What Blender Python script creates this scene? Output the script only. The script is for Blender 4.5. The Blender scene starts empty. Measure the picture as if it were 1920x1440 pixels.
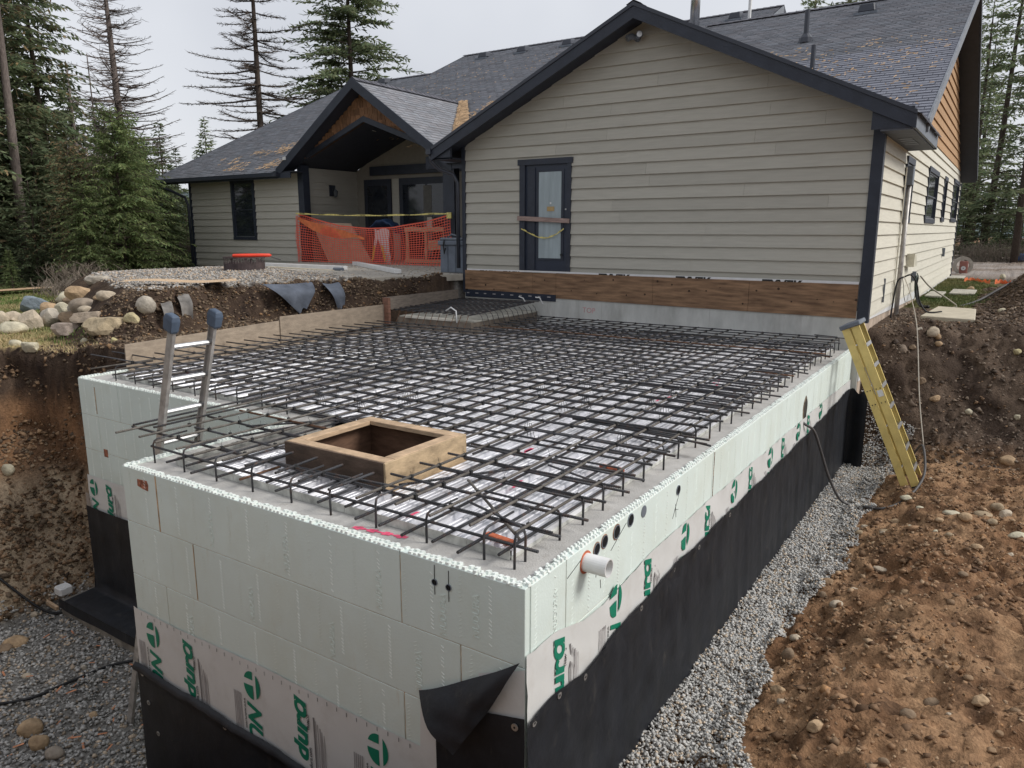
import bpy, math, random
import numpy as np
from mathutils import Vector, Matrix
R = math.radians
rnd = random.Random(7)
S = bpy.context.scene
COL = S.collection
# ---------------------------------------------------------------- camera, sky, sun
cam = bpy.data.cameras.new('camera'); camo = bpy.data.objects.new('camera', cam); COL.objects.link(camo)
camo.location = (1.9026, -3.0061, 1.8142); camo.rotation_euler = (R(90 - 11.633), 0, R(33.46))
cam.sensor_width = 36; cam.lens = 26.24; cam.clip_end = 1000; cam.clip_start = .05
S.camera = camo
W = bpy.data.worlds.new('World'); S.world = W; W.use_nodes = True
nt = W.node_tree; nt.nodes.clear()
wo = nt.nodes.new('ShaderNodeOutputWorld'); bg = nt.nodes.new('ShaderNodeBackground')
sky = nt.nodes.new('ShaderNodeTexSky'); sky.sky_type = 'NISHITA'; sky.sun_disc = False
sky.sun_elevation = R(42); sky.sun_rotation = R(62); sky.air_density = 1.0; sky.dust_density = 4.0
tcw = nt.nodes.new('ShaderNodeTexCoord'); nzw = nt.nodes.new('ShaderNodeTexNoise'); nzw.inputs['Scale'].default_value = 1.6; nzw.inputs['Detail'].default_value = 4
rpw = nt.nodes.new('ShaderNodeValToRGB')
rpw.color_ramp.elements[0].position = .35; rpw.color_ramp.elements[0].color = (5.3, 5.5, 6.0, 1)
rpw.color_ramp.elements[1].position = .68; rpw.color_ramp.elements[1].color = (7.5, 7.65, 8.0, 1)
mxw = nt.nodes.new('ShaderNodeMix'); mxw.data_type = 'RGBA'; mxw.inputs[0].default_value = .88
nt.links.new(tcw.outputs['Generated'], nzw.inputs['Vector']); nt.links.new(nzw.outputs['Fac'], rpw.inputs['Fac'])
nt.links.new(sky.outputs['Color'], mxw.inputs[6]); nt.links.new(rpw.outputs['Color'], mxw.inputs[7])
nt.links.new(mxw.outputs[2], bg.inputs['Color']); nt.links.new(bg.outputs['Background'], wo.inputs['Surface'])
bg.inputs['Strength'].default_value = .0615
sl = bpy.data.lights.new('sun', 'SUN'); sl.energy = 1.3; sl.angle = R(22); sl.color = (1, .97, .92)
so = bpy.data.objects.new('sun', sl); COL.objects.link(so)
so.rotation_euler = Vector((-.80, -.36, -.72)).to_track_quat('-Z', 'Y').to_euler()   # light comes from the right and slightly behind
S.view_settings.view_transform = 'Standard'; S.view_settings.look = 'None'; S.view_settings.gamma = 1; S.view_settings.exposure = .96
S.view_settings.use_curve_mapping = False
S.cycles.max_bounces = 6
# ---------------------------------------------------------------- helpers
ROOT = {}
def put(o, parent):
    COL.objects.link(o)
    if parent is not None: o.parent = parent
def meta(o, label=None, cat=None, group=None, kind=None):
    if label: o['label'] = label
    if cat: o['category'] = cat
    if group: o['group'] = group
    if kind: o['kind'] = kind
    return o
def thing(name, label, cat, loc=(0, 0, 0), group=None):
    o = bpy.data.objects.new(name, None); COL.objects.link(o); o.location = loc; o.empty_display_size = .2
    ROOT[o.name] = Vector(loc)
    return meta(o, label, cat, group)
def rootof(p):
    while p is not None and p.parent is not None: p = p.parent
    return ROOT.get(p.name, Vector((0, 0, 0))) if p is not None else Vector((0, 0, 0))
class MB:
    def __init__(s): s.v = []; s.f = []; s.c = []
    def add(s, vs, fs):
        n = len(s.v); s.v += [tuple(p) for p in vs]; s.f += [tuple(n + i for i in f) for f in fs]; return s
    def box(s, lo, hi, M=None):
        x0, y0, z0 = lo; x1, y1, z1 = hi
        vs = [(x0,y0,z0),(x1,y0,z0),(x1,y1,z0),(x0,y1,z0),(x0,y0,z1),(x1,y0,z1),(x1,y1,z1),(x0,y1,z1)]
        if M is not None: vs = [M @ Vector(p) for p in vs]
        return s.add(vs, [(0,3,2,1),(4,5,6,7),(0,1,5,4),(1,2,6,5),(2,3,7,6),(3,0,4,7)])
    def beam(s, a, b, w, h, up=(0, 0, 1)):                 # box along a-b, w sideways, h along up, centred
        a = Vector(a); b = Vector(b); d = (b - a); L = d.length; d.normalize()
        sd = d.cross(Vector(up)).normalized(); u = sd.cross(d)
        vs = []
        for t in (0, L):
            for i, j in ((-1,-1),(1,-1),(1,1),(-1,1)): vs.append(a + d*t + sd*(i*w/2) + u*(j*h/2))
        return s.add(vs, [(0,1,2,3),(7,6,5,4),(0,4,5,1),(1,5,6,2),(2,6,7,3),(3,7,4,0)])
    def tube(s, pts, r, n=8, caps=True):
        pts = [Vector(p) for p in pts]; m = len(pts); rr = r if isinstance(r, (list, tuple)) else [r]*m
        ref = Vector((0, 0, 1)); base = len(s.v); prev = None
        for i, p in enumerate(pts):
            d = (pts[min(i+1, m-1)] - pts[max(i-1, 0)]).normalized()
            if prev is None: a = d.cross(ref if abs(d.z) < .95 else Vector((1, 0, 0))).normalized()
            else: a = (prev - d*prev.dot(d)).normalized()
            prev = a; b = d.cross(a)
            for k in range(n):
                t = 2*math.pi*k/n; s.v.append(tuple(p + a*(math.cos(t)*rr[i]) + b*(math.sin(t)*rr[i])))
        for i in range(m-1):
            for k in range(n):
                s.f.append((base+i*n+k, base+i*n+(k+1)%n, base+(i+1)*n+(k+1)%n, base+(i+1)*n+k))
        if caps: s.f.append(tuple(base+k for k in range(n))[::-1]); s.f.append(tuple(base+(m-1)*n+k for k in range(n)))
        return s
    def ring(s, c, axis, r0, r1, h, n=20):                 # pipe stub / washer with a hole
        c = Vector(c); ax = Vector(axis).normalized(); a = ax.orthogonal().normalized(); b = ax.cross(a); base = len(s.v)
        for t in (0, h):
            for r in (r0, r1):
                for k in range(n):
                    q = 2*math.pi*k/n; s.v.append(tuple(c + ax*t + a*(math.cos(q)*r) + b*(math.sin(q)*r)))
        for k in range(n):
            k2 = (k+1) % n; i0, o0, i1, o1 = base, base+n, base+2*n, base+3*n
            s.f += [(o0+k, o0+k2, o1+k2, o1+k), (i0+k2, i0+k, i1+k, i1+k2), (i1+k, o1+k, o1+k2, i1+k2), (i0+k2, o0+k2, o0+k, i0+k)]
        return s
    def prism(s, poly, axis, a0, a1):                      # poly: 2D points in the plane of the other two axes
        def m(p, t): return {'x': (t, p[0], p[1]), 'y': (p[0], t, p[1]), 'z': (p[0], p[1], t)}[axis]
        n = len(poly); vs = [m(p, a0) for p in poly] + [m(p, a1) for p in poly]
        return s.add(vs, [tuple(range(n))[::-1], tuple(range(n, 2*n))] + [(i, (i+1)%n, n+(i+1)%n, n+i) for i in range(n)])
    def grid(s, fn, nu, nv):
        base = len(s.v)
        for j in range(nv+1):
            for i in range(nu+1): s.v.append(tuple(fn(i/nu, j/nv)))
        for j in range(nv):
            for i in range(nu):
                a = base + j*(nu+1) + i; s.f.append((a, a+1, a+nu+2, a+nu+1))
        return s
    def build(s, name, mat, parent=None, smooth=False, bevel=0, fix=True):
        off = rootof(parent); me = bpy.data.meshes.new(name)
        me.from_pydata([(p[0]-off.x, p[1]-off.y, p[2]-off.z) for p in s.v], [], s.f)
        if fix:
            import bmesh
            bm = bmesh.new(); bm.from_mesh(me); bmesh.ops.recalc_face_normals(bm, faces=bm.faces)
            if bevel: bmesh.ops.bevel(bm, geom=list(bm.edges), offset=bevel, segments=1, affect='EDGES', clamp_overlap=True)
            bm.to_mesh(me); bm.free()
        me.materials.append(mat)
        if smooth: me.polygons.foreach_set('use_smooth', [True]*len(me.polygons))
        o = bpy.data.objects.new(name, me); put(o, parent); return o
def npmesh(name, V, F, mat, parent=None, colors=None, smooth=False):
    """V (n,3) array, F (m,k) array, colours per vertex (n,3)"""
    off = rootof(parent); V = np.asarray(V, float) - np.array(off); F = np.asarray(F, np.int32); k = F.shape[1]
    me = bpy.data.meshes.new(name); me.vertices.add(len(V)); me.vertices.foreach_set('co', V.astype(np.float32).ravel())
    me.loops.add(F.size); me.loops.foreach_set('vertex_index', F.ravel())
    me.polygons.add(len(F)); me.polygons.foreach_set('loop_start', np.arange(0, F.size, k, dtype=np.int32)); me.polygons.foreach_set('loop_total', np.full(len(F), k, np.int32))
    if smooth: me.polygons.foreach_set('use_smooth', np.ones(len(F), bool))
    if colors is not None:
        ca = me.color_attributes.new('tint', 'FLOAT_COLOR', 'POINT'); C = np.ones((len(V), 4), np.float32); C[:, :3] = colors; ca.data.foreach_set('color', C.ravel())
    me.update(calc_edges=True); me.validate()
    me.materials.append(mat); o = bpy.data.objects.new(name, me); put(o, parent); return o
def dup(o, parent=None, name=None):
    c = o.copy(); COL.objects.link(c)
    if parent is not None: c.parent = parent
    for ch in o.children: dup(ch, c)
    if o.name in ROOT: ROOT[c.name] = ROOT[o.name].copy()
    return c
# ---------------------------------------------------------------- materials
MATS = {}
def mat(name, col, rough=.8, metal=0, var=.15, scale=6, bump=0, bscale=40, spec=.3, stretch=None, objvar=0, col2=None, tint=False, fine=None):
    if name in MATS: return MATS[name]
    m = bpy.data.materials.new(name); m.use_nodes = True; t = m.node_tree; N = t.nodes; L = t.links
    p = N['Principled BSDF']; p.inputs['Roughness'].default_value = rough; p.inputs['Metallic'].default_value = metal; p.inputs['Specular IOR Level'].default_value = spec
    tc = N.new('ShaderNodeTexCoord'); mp = N.new('ShaderNodeMapping'); L.new(tc.outputs['Object'], mp.inputs['Vector'])
    if stretch: mp.inputs['Scale'].default_value = stretch
    nz = N.new('ShaderNodeTexNoise'); nz.inputs['Scale'].default_value = scale; nz.inputs['Detail'].default_value = 6; nz.inputs['Roughness'].default_value = .6
    L.new(mp.outputs['Vector'], nz.inputs['Vector'])
    rp = N.new('ShaderNodeValToRGB'); c = Vector(col)
    lo = c*(1-var*1.6); hi = Vector(col2) if col2 else c*(1+var*1.3)
    rp.color_ramp.elements[0].position = .3; rp.color_ramp.elements[1].position = .72
    rp.color_ramp.elements[0].color = (*lo, 1); rp.color_ramp.elements[1].color = (*hi, 1)
    L.new(nz.outputs['Fac'], rp.inputs['Fac']); out = rp.outputs['Color']
    if tint:
        at = N.new('ShaderNodeAttribute'); at.attribute_name = 'tint'
        mm = N.new('ShaderNodeMix'); mm.data_type = 'RGBA'; mm.blend_type = 'MULTIPLY'; mm.inputs[0].default_value = 1
        L.new(out, mm.inputs[6]); L.new(at.outputs['Color'], mm.inputs[7]); out = mm.outputs[2]
    if objvar:
        oi = N.new('ShaderNodeObjectInfo'); mr = N.new('ShaderNodeMapRange'); mr.inputs[3].default_value = 1-objvar; mr.inputs[4].default_value = 1+objvar
        L.new(oi.outputs['Random'], mr.inputs[0]); hs = N.new('ShaderNodeHueSaturation'); L.new(mr.outputs[0], hs.inputs['Value']); L.new(out, hs.inputs['Color']); out = hs.outputs['Color']
    L.new(out, p.inputs['Base Color'])
    if bump:
        b = N.new('ShaderNodeBump'); b.inputs['Strength'].default_value = bump; b.inputs['Distance'].default_value = .02
        n2 = N.new('ShaderNodeTexNoise'); n2.inputs['Scale'].default_value = bscale; n2.inputs['Detail'].default_value = 8
        L.new(mp.outputs['Vector'], n2.inputs['Vector']); L.new(n2.outputs['Fac'], b.inputs['Height']); L.new(b.outputs['Normal'], p.inputs['Normal'])
    MATS[name] = m; return m
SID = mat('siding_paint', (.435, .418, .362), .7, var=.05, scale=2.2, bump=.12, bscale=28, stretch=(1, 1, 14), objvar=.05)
TRIM = mat('dark_trim', (.030, .036, .052), .45, var=.12, scale=5, bump=.2, bscale=60, spec=.4)
SOFF = mat('soffit', (.035, .040, .055), .6, var=.1)
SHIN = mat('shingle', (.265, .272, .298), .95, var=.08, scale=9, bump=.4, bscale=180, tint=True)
SHINO = mat('shingle_single', (.21, .22, .26), .95, var=.08, scale=9, bump=.5, bscale=180, objvar=.1)
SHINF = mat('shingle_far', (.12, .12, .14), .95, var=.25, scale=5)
SHAKE = mat('cedar_shake', (.235, .125, .068), .8, var=.2, scale=9, bump=.3, bscale=60, stretch=(4, 4, 1), objvar=.3)
SHAKE2 = mat('cedar_shake_side', (.46, .285, .155), .8, var=.18, scale=7, bump=.25, bscale=60, stretch=(4, 4, 1), objvar=.08)
GUT = mat('gutter_metal', (.035, .04, .055), .35, metal=.0, var=.06, spec=.5)
GLASS = mat('dark_glass', (.018, .022, .03), .06, var=.2, spec=.6)
FOAM = mat('foam_block', (.665, .745, .705), .85, var=.03, scale=1.6, bump=.10, bscale=60, objvar=.03)
CONC = mat('concrete', (.47, .455, .43), .9, var=.12, scale=5, bump=.35, bscale=80)
CONC2 = mat('stem_wall_concrete', (.50, .50, .47), .85, var=.14, scale=3, bump=.15, bscale=50, stretch=(1, 1, .4))
CONCP = mat('side_foundation_concrete', (.50, .40, .32), .85, var=.22, scale=3, bump=.3, bscale=30)
MEMB = mat('white_membrane', (.655, .655, .64), .55, var=.03, scale=1.5, bump=.12, bscale=7)
BLK = mat('black_dimple_sheet', (.016, .018, .023), .5, var=.25, scale=4, bump=.3, bscale=9)
GRN = mat('green_print', (.010, .20, .12), .55, var=.03)
INK = mat('black_print', (.03, .03, .03), .7, var=.05)
GREYP = mat('faint_grey_print', (.36, .34, .34), .7, var=.05)
RUSTY = mat('foam_rust_line', (.50, .34, .20), .9, var=.35, scale=14)
RED = mat('orange_red_mark', (.50, .14, .07), .85, var=.35, scale=20)
PINK = mat('pink_spray', (.85, .12, .22), .8, var=.2, scale=20)
ALU = mat('aluminium', (.55, .55, .55), .38, metal=.85, var=.12, scale=8)
ALUD = mat('aged_aluminium', (.44, .42, .40), .5, metal=.45, var=.2, scale=12)
YEL = mat('yellow_fibreglass', (.74, .585, .215), .5, var=.12, scale=4, bump=.1, bscale=50)
BLU = mat('blue_grey_rubber', (.085, .115, .165), .6, var=.15)
WHT = mat('white_plastic', (.75, .75, .74), .45, var=.06)
GREYPL = mat('grey_plastic', (.16, .18, .21), .5, var=.15)
WOOD = mat('bare_lumber', (.52, .37, .24), .8, var=.2, scale=7, bump=.25, bscale=30, stretch=(1.2, 1.2, 8))
PLYB = mat('brown_plywood', (.235, .135, .08), .75, var=.35, scale=3.2, bump=.15, bscale=20, stretch=(.8, 1, 7), objvar=.12, col2=(.33, .20, .115))
PLYW = mat('weathered_plywood', (.34, .275, .21), .85, var=.16, scale=4, bump=.25, bscale=20, stretch=(1.5, 1.5, 5), objvar=.15)
CABLE = mat('grey_cable', (.10, .095, .095), .5, var=.1)
CABLEB = mat('black_cable', (.02, .02, .022), .5, var=.1)
NETM = mat('orange_net', (.78, .135, .085), .6, var=.06)
TAPE = mat('yellow_tape', (.72, .62, .22), .6, var=.25, scale=18)
STONE = mat('stone', (.40, .36, .30), .85, var=.28, scale=7, bump=.4, bscale=40, tint=False, objvar=.15)
BARK = mat('bark', (.085, .066, .054), .95, var=.3, scale=12, bump=.6, bscale=30, stretch=(3, 3, .6))
BARKG = mat('grey_bark', (.17, .14, .125), .95, var=.3, scale=12, bump=.6, bscale=30, stretch=(3, 3, .6))
def deck_mat():
    m = mat('galvanised_deck', (.88, .88, .92), .42, metal=.55, var=.22, scale=3.5, bump=.08, bscale=50, spec=.5, stretch=(5, .8, 1)); return m
DECK = deck_mat()
def rebar_mat():
    m = mat('rebar_steel', (.075, .076, .082), .5, metal=.35, var=.3, scale=5, objvar=.22); t = m.node_tree; N = t.nodes; L = t.links
    p = N['Principled BSDF']; tc = N.new('ShaderNodeTexCoord'); w = N.new('ShaderNodeTexWave'); w.bands_direction = 'X'; w.inputs['Scale'].default_value = 26; w.inputs['Distortion'].default_value = 0
    L.new(tc.outputs['Object'], w.inputs['Vector']); b = N.new('ShaderNodeBump'); b.inputs['Strength'].default_value = .9; b.inputs['Distance'].default_value = .004
    L.new(w.outputs['Fac'], b.inputs['Height']); L.new(b.outputs['Normal'], p.inputs['Normal']); return m
BAR = rebar_mat()
BARR = mat('rusty_rebar', (.16, .085, .05), .7, metal=.2, var=.4, scale=20)
def fol_mat(name, c, c2):
    m = mat(name, c, .75, var=.3, scale=3, spec=.15, col2=c2, tint=True, objvar=.2); t = m.node_tree; p = t.nodes['Principled BSDF']
    src = p.inputs['Base Color'].links[0].from_socket; tl = t.nodes.new('ShaderNodeBsdfTranslucent'); ms = t.nodes.new('ShaderNodeMixShader'); ms.inputs[0].default_value = .5
    t.links.new(src, tl.inputs['Color']); t.links.new(p.outputs[0], ms.inputs[1]); t.links.new(tl.outputs[0], ms.inputs[2]); t.links.new(ms.outputs[0], t.nodes['Material Output'].inputs['Surface'])
    return m
FIR = fol_mat('fir_needles', (.155, .20, .125), (.26, .315, .18))
CED = fol_mat('cedar_fronds', (.15, .215, .09), (.25, .315, .14))
DRY = fol_mat('dry_twigs', (.15, .12, .09), (.25, .20, .15))
def stain(m, col, scale, lo, hi, amt, stretch=(1, 1, 1), seed=0.):
    t = m.node_tree; N = t.nodes; L = t.links; p = N['Principled BSDF']; src = p.inputs['Base Color'].links[0].from_socket
    tc = N.new('ShaderNodeTexCoord'); mp = N.new('ShaderNodeMapping'); mp.inputs['Scale'].default_value = stretch; mp.inputs['Location'].default_value = (seed, seed*1.3, seed*.7); nz = N.new('ShaderNodeTexNoise'); nz.inputs['Scale'].default_value = scale; nz.inputs['Detail'].default_value = 8; nz.inputs['Roughness'].default_value = .7
    mr = N.new('ShaderNodeMapRange'); mr.inputs[1].default_value = lo; mr.inputs[2].default_value = hi; mr.inputs[3].default_value = 0; mr.inputs[4].default_value = amt
    mx = N.new('ShaderNodeMix'); mx.data_type = 'RGBA'; mx.inputs[7].default_value = (*col, 1)
    L.new(tc.outputs['Object'], mp.inputs['Vector']); L.new(mp.outputs['Vector'], nz.inputs['Vector']); L.new(nz.outputs['Fac'], mr.inputs[0]); L.new(mr.outputs[0], mx.inputs[0]); L.new(src, mx.inputs[6]); L.new(mx.outputs[2], p.inputs['Base Color'])
stain(FOAM, (.56, .585, .48), 1.1, .48, .75, .5, (1, 1, .7), 3); stain(FOAM, (.48, .40, .27), 7, .62, .74, .35, (1.6, 1.6, .35), 9); stain(FOAM, (.36, .33, .27), 26, .70, .76, .5, (1, 1, 1), 5); stain(FOAM, (.80, .84, .80), 18, .66, .74, .5, (1, 1, .6), 1)
stain(MEMB, (.42, .38, .33), 3, .52, .8, .45, (1, 1, 1), 2); stain(BLK, (.13, .115, .095), 9, .58, .78, .35, (1, 1, .4), 4); stain(BLK, (.04, .042, .046), 2, .45, .8, .5, (1, 1, .3), 8)
stain(SID, (.34, .31, .25), 3, .56, .85, .30, (1, 1, 2), 6); stain(CONC, (.25, .22, .18), 9, .55, .72, .5, (1, 1, 1), 7); stain(CONC2, (.27, .25, .22), 4, .52, .75, .5, (1, 1, .25), 3)
stain(DECK, (.34, .31, .27), 6, .56, .78, .45, (1, .6, 1), 2); stain(YEL, (.33, .27, .14), 9, .6, .8, .5, (1, 1, .4), 2); stain(WOOD, (.23, .15, .09), 5, .55, .75, .5, (1, 1, 3), 2)
stain(BAR, (.19, .095, .05), 11, .52, .7, .55, (1, 1, 1), 3); stain(TRIM, (.09, .095, .11), 12, .55, .8, .35, (1, 1, 2), 5)
# ---------------------------------------------------------------- terrain
def vnoise(x, y, seed=0):
    xi = np.floor(x).astype(np.int64); yi = np.floor(y).astype(np.int64); xf = x-xi; yf = y-yi
    def h(a, b):
        n = (a*374761393 + b*668265263 + seed*1442695041) & 0x7fffffff; n = ((n ^ (n >> 13))*1274126177) & 0x7fffffff; return ((n ^ (n >> 16)) & 0xffff)/65535.
    u = xf*xf*(3-2*xf); v = yf*yf*(3-2*yf)
    return (h(xi, yi)*(1-u)+h(xi+1, yi)*u)*(1-v) + (h(xi, yi+1)*(1-u)+h(xi+1, yi+1)*u)*v
def fbm(x, y, f=1., o=5, seed=0, g=.5):
    s = 0; a = 1; t = 0
    for i in range(o): s = s + a*(vnoise(x*f+i*17.3, y*f-i*9.1, seed+i)-.5); t += a; a *= g; f *= 2.03
    return s/t*2
def sm(a, b, t): t = np.clip((t-a)/(b-a), 0, 1); return t*t*(3-2*t)
def XE(y): return np.interp(y, [3.5, 5, 6.2, 7, 8.4, 9.5, 12], [-9.2, -9.45, -9.05, -8.55, -8.0, -7.66, -7.66])
def terrain(x, y, noise=True):
    x = np.asarray(x, float); y = np.asarray(y, float)
    wob = fbm(x, y, .9, 3, 5)*.22 if noise else 0
    ypad = np.interp(x, [-24, -17, -14, -12, -10.5, -9.3], [10, 7.0, 5.2, 4.6, 3.9, 3.7])
    xe = XE(y)
    lawn = .10 + .02*np.clip(-10-x, 0, 12)
    padz = np.interp(x, [-22, -20.3, -16, -14], [.45, .55, .84, .9])
    pf = sm(-1.25, .1, y-ypad+wob)
    top = lawn + (padz-lawn)*pf
    side = .22 + .10*sm(2.5, 8, y)
    top = top + (side-top)*sm(-.03, .62, x-xe+wob*.6)
    # left pit with its bank
    dx = np.clip(-8.15-x+wob*.5, 0, 99); dy = np.clip(y-1.85+wob*.5, 0, 99)
    t = np.clip(np.sqrt((dx/2.2)**2 + (dy/.55)**2), 0, 1)
    p = np.where(t < .72, .62*(t/.72), .62+.38*sm(0, 1, (t-.72)/.28))
    zl = -3.15 + (top+3.15)*p
    zl = np.where(t >= 1, top, zl)
    # right side
    fl = -1.87 + .36*sm(.35, 1.5, x+wob*.6) + .5*sm(1.0, -3.0, y)*sm(.4, 1.5, x)
    if noise: fl = fl + fbm(x, y, 1.1, 3, 11)*.13*sm(.5, 1.0, x)
    yb = 9.35 + wob*.7; yt = 10.15 + 1.2*np.clip(x-.13, 0, 1.25) + wob*.5
    tr = np.clip((y-yb)/(yt-yb), 0, 1); ptr = np.where(tr < .2, .12*tr/.2, .12+.88*sm(0, 1, (tr-.2)/.8)**.8)
    rt = .25 - .05*sm(12, 18, y) + .62*np.exp(-((x-2.3)/.5)**2-((y-17.5)/3.2)**2) + .22*np.exp(-((x-2.6)/.5)**2-((y-15)/2.)**2)
    zr = fl + (rt-fl)*ptr
    zf = -3.15 + 1.28*sm(-2.9, -.35, x)
    z = np.where(x > -.125, zr, zl)
    z = np.where((x <= -.02) & (x > -4.5) & (y < .1), zf, z)
    dcam = (x-1.90)*-.551+(y+3.006)*.834                   # bank the photographer stands on, raised out of view to shade the front wall
    z = np.where(y < .0, z+(np.maximum(z, np.minimum(.2, 1.58-.80*dcam))-z)*sm(.0, -.45, y), z)
    inside = (x > -7.68) & (x < -.1) & (y > .1) & (y < 9.6) & ~((x < -3.72) & (y < 1.75))
    z = np.where(inside, -3.3, z)
    wing = (x > -7.5) & (x < .06) & (y >= 9.6) & (y < 27.8); z = np.where(wing, -.4, z)
    z = np.where((x <= -7.5) & (x > -20.1) & (y > 12.1) & (y < 30), np.minimum(z, .5), z)
    if noise:
        rough = np.where(x > .45, 1., np.where((t < 1) & (x < -4), .9, .25))
        rough = np.where((x > .2) & (y > 12) & (y < 40), .5, rough)
        pit = (z < -3.05) & (x < -3); rough = np.where(pit, .4, rough)
        trench = (x < -7.7) & (x > xe-.1) & (y > 2.2) & (y < 12); rough = np.where(trench, .9, rough)
        n = fbm(x, y, 2.6, 6, 3, .66)*.075 + .05 - np.abs(fbm(x+.3*fbm(x, y, 1.1, 2, 77), y, 3.6, 6, 9, .62))*.21 + np.where((x > 1.1) & (y < 9), .03*np.sin((x*.8+y)*9)*sm(.1, .5, fbm(x, y, .7, 2, 55)), 0)
        far = 1-sm(30, 60, np.hypot(x, y)); z = z + n*rough*far
    return z
def lin(c): return np.array(c, float)
def terrain_color(x, y, z):
    xo, yo = x, y; x = x+.9*z; y = y-.7*z
    n1 = fbm(x, y, .8, 4, 21)[..., None]; n2 = fbm(x, y, 4.2, 4, 22)[..., None]; n3 = fbm(x, y, 14., 3, 23)[..., None]; x, y = xo, yo
    def mixc(a, b, f): return a*(1-f)+b*f
    brown = lin((.205, .112, .060)); sandy = lin((.34, .21, .12)); dark = lin((.095, .056, .034))
    C = mixc(brown, sandy, np.clip(.35+n1*1.1+n2*.9, 0, 1)); C = mixc(C, dark, np.clip(-n2*1.5-.12-n3*.6, 0, .9))
    # right bank: greyer brown, darker
    f = (sm(9.2, 9.9, y)*(x > -.2))[..., None]; bankc = mixc(lin((.125, .09, .066)), lin((.065, .046, .035)), np.clip(.5+n2*1.6, 0, 1))
    C = mixc(C, bankc, f)
    # right lawn and far path
    fl = (sm(14.2, 15.6, y+2*n1[..., 0])*(1-sm(24, 28, y))*sm(1.9, 1.3, x+n2[..., 0]*.4)*(x > -.2))[..., None]
    C = mixc(C, mixc(lin((.085, .105, .04)), lin((.19, .165, .08)), np.clip(.5+n2, 0, 1)), fl)
    fg = (sm(26, 29, y)*(1-sm(60, 80, y))*(x > -8)*(x < 14))[..., None]; C = mixc(C, mixc(lin((.33, .29, .26)), lin((.18, .135, .10)), np.clip(.4+n1*1.5, 0, 1)), fg)
    # left: lawn, straw edge, pad, bank strata
    left = (x < -3.9)[..., None]
    ypad = np.interp(x, [-24, -17, -14, -12, -10.5, -9.3], [10, 7.0, 5.2, 4.6, 3.9, 3.7])
    grass = mixc(lin((.095, .135, .04)), lin((.36, .27, .14)), np.clip(.42+n1*1.3+n2*.6 + .4*sm(-13, -9.5, x)[..., None], 0, 1))
    soil = mixc(lin((.05, .034, .026)), lin((.11, .075, .05)), np.clip(.45+n2*1.4+n3, 0, 1))
    pad = mixc(lin((.36, .34, .31)), lin((.20, .185, .17)), np.clip(.45+n3*2.2, 0, 1))
    d = (y-ypad)[..., None]
    L = mixc(grass, soil, sm(-1.3, -1.0, d+n2*.35)); L = mixc(L, pad, sm(-.05, .15, d+n2*.3))
    xe = XE(y)
    L = mixc(L, soil, (sm(-.02, .06, x-xe)*(y > 2.1))[..., None])
    forest = (sm(-19, -22, x)*sm(14, 8, y)+sm(14, 18, np.hypot(x+9, y-3)))[..., None].clip(0, 1)
    L = mixc(L, mixc(lin((.10, .085, .045)), lin((.05, .055, .025)), np.clip(.5+n1*1.5, 0, 1)), forest*(y < 40)[..., None])
    under = (z < .0)[..., None]; zz = z[..., None]+n2*.10+n1*.08
    red = mixc(lin((.27, .150, .080)), lin((.135, .078, .046)), np.clip(.5+n2*1.5, 0, 1)); sand = mixc(lin((.50, .40, .28)), lin((.32, .24, .165)), np.clip(.5+n2*1.3+n3*.5, 0, 1))
    st = mixc(soil*.7, red, sm(-.25, -.55, zz)); st = mixc(st, sand, sm(-1.3, -1.75, zz))
    L = mixc(L, st, under*sm(.05, -.1, zz)); pitg = lin((.20, .19, .175)); L = mixc(L, pitg, sm(-2.97, -3.05, z[..., None]))
    C = mixc(C, L, left*1.0)
    return np.clip(C, .005, 1)
gx = np.unique(np.round(np.concatenate([np.linspace(-260, -60, 12), np.linspace(-60, -22, 30), np.linspace(-22, -12.2, 66), np.arange(-12.2, -7.6, .055), np.arange(-7.6, -.1, .11), np.arange(-.1, 4.3, .03), np.linspace(4.3, 12, 20), np.linspace(12, 60, 16), np.linspace(60, 260, 10)]), 4))
gy = np.unique(np.round(np.concatenate([np.linspace(-120, -12, 14), np.linspace(-12, -1, 26), np.arange(-1, 12.6, .04), np.arange(12.6, 20, .12), np.linspace(20, 60, 40), np.linspace(60, 300, 20)]), 4))
GX, GY = np.meshgrid(gx, gy); GZ = terrain(GX, GY); GC = terrain_color(GX, GY, GZ)
gz_y, gz_x = np.gradient(GZ, gy, gx); steep = sm(.8, 2.2, np.hypot(gz_x, gz_y))*(~((GX > -7.75) & (GX < .12) & (GY > -.1)))*(np.hypot(GX, GY) < 16)
topsoil = np.stack([.060+.05*fbm(GX+GZ, GY-GZ, 9, 3, 71), .041+.034*fbm(GX+GZ, GY-GZ, 9, 3, 71), .030+.022*fbm(GX+GZ, GY-GZ, 9, 3, 71)], -1).clip(.012, .2)
tm = (sm(.55, 1.1, np.hypot(gz_x, gz_y))*(GX < -7.7)*(GZ > -.75))[..., None]*sm(-.75, -.45, GZ)[..., None]; GC = GC*(1-tm)+topsoil*tm
bn = fbm(GX*2.2+GZ*4.5, GY*2.2-GZ*4., 1, 4, 61, .6)*steep*.16; gl_ = np.hypot(gz_x, gz_y)+1e-6; cell = .9
GX = GX-bn*gz_x/gl_*cell; GY = GY-bn*gz_y/gl_*cell
nx, ny = len(gx), len(gy); idx = np.arange(nx*ny).reshape(ny, nx)
F = np.stack([idx[:-1, :-1], idx[:-1, 1:], idx[1:, 1:], idx[1:, :-1]], -1).reshape(-1, 4)
GROUND = mat('ground_soil', (1, 1, 1), .95, var=.22, scale=26, bump=1.0, bscale=45, spec=.12, tint=True)
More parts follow.
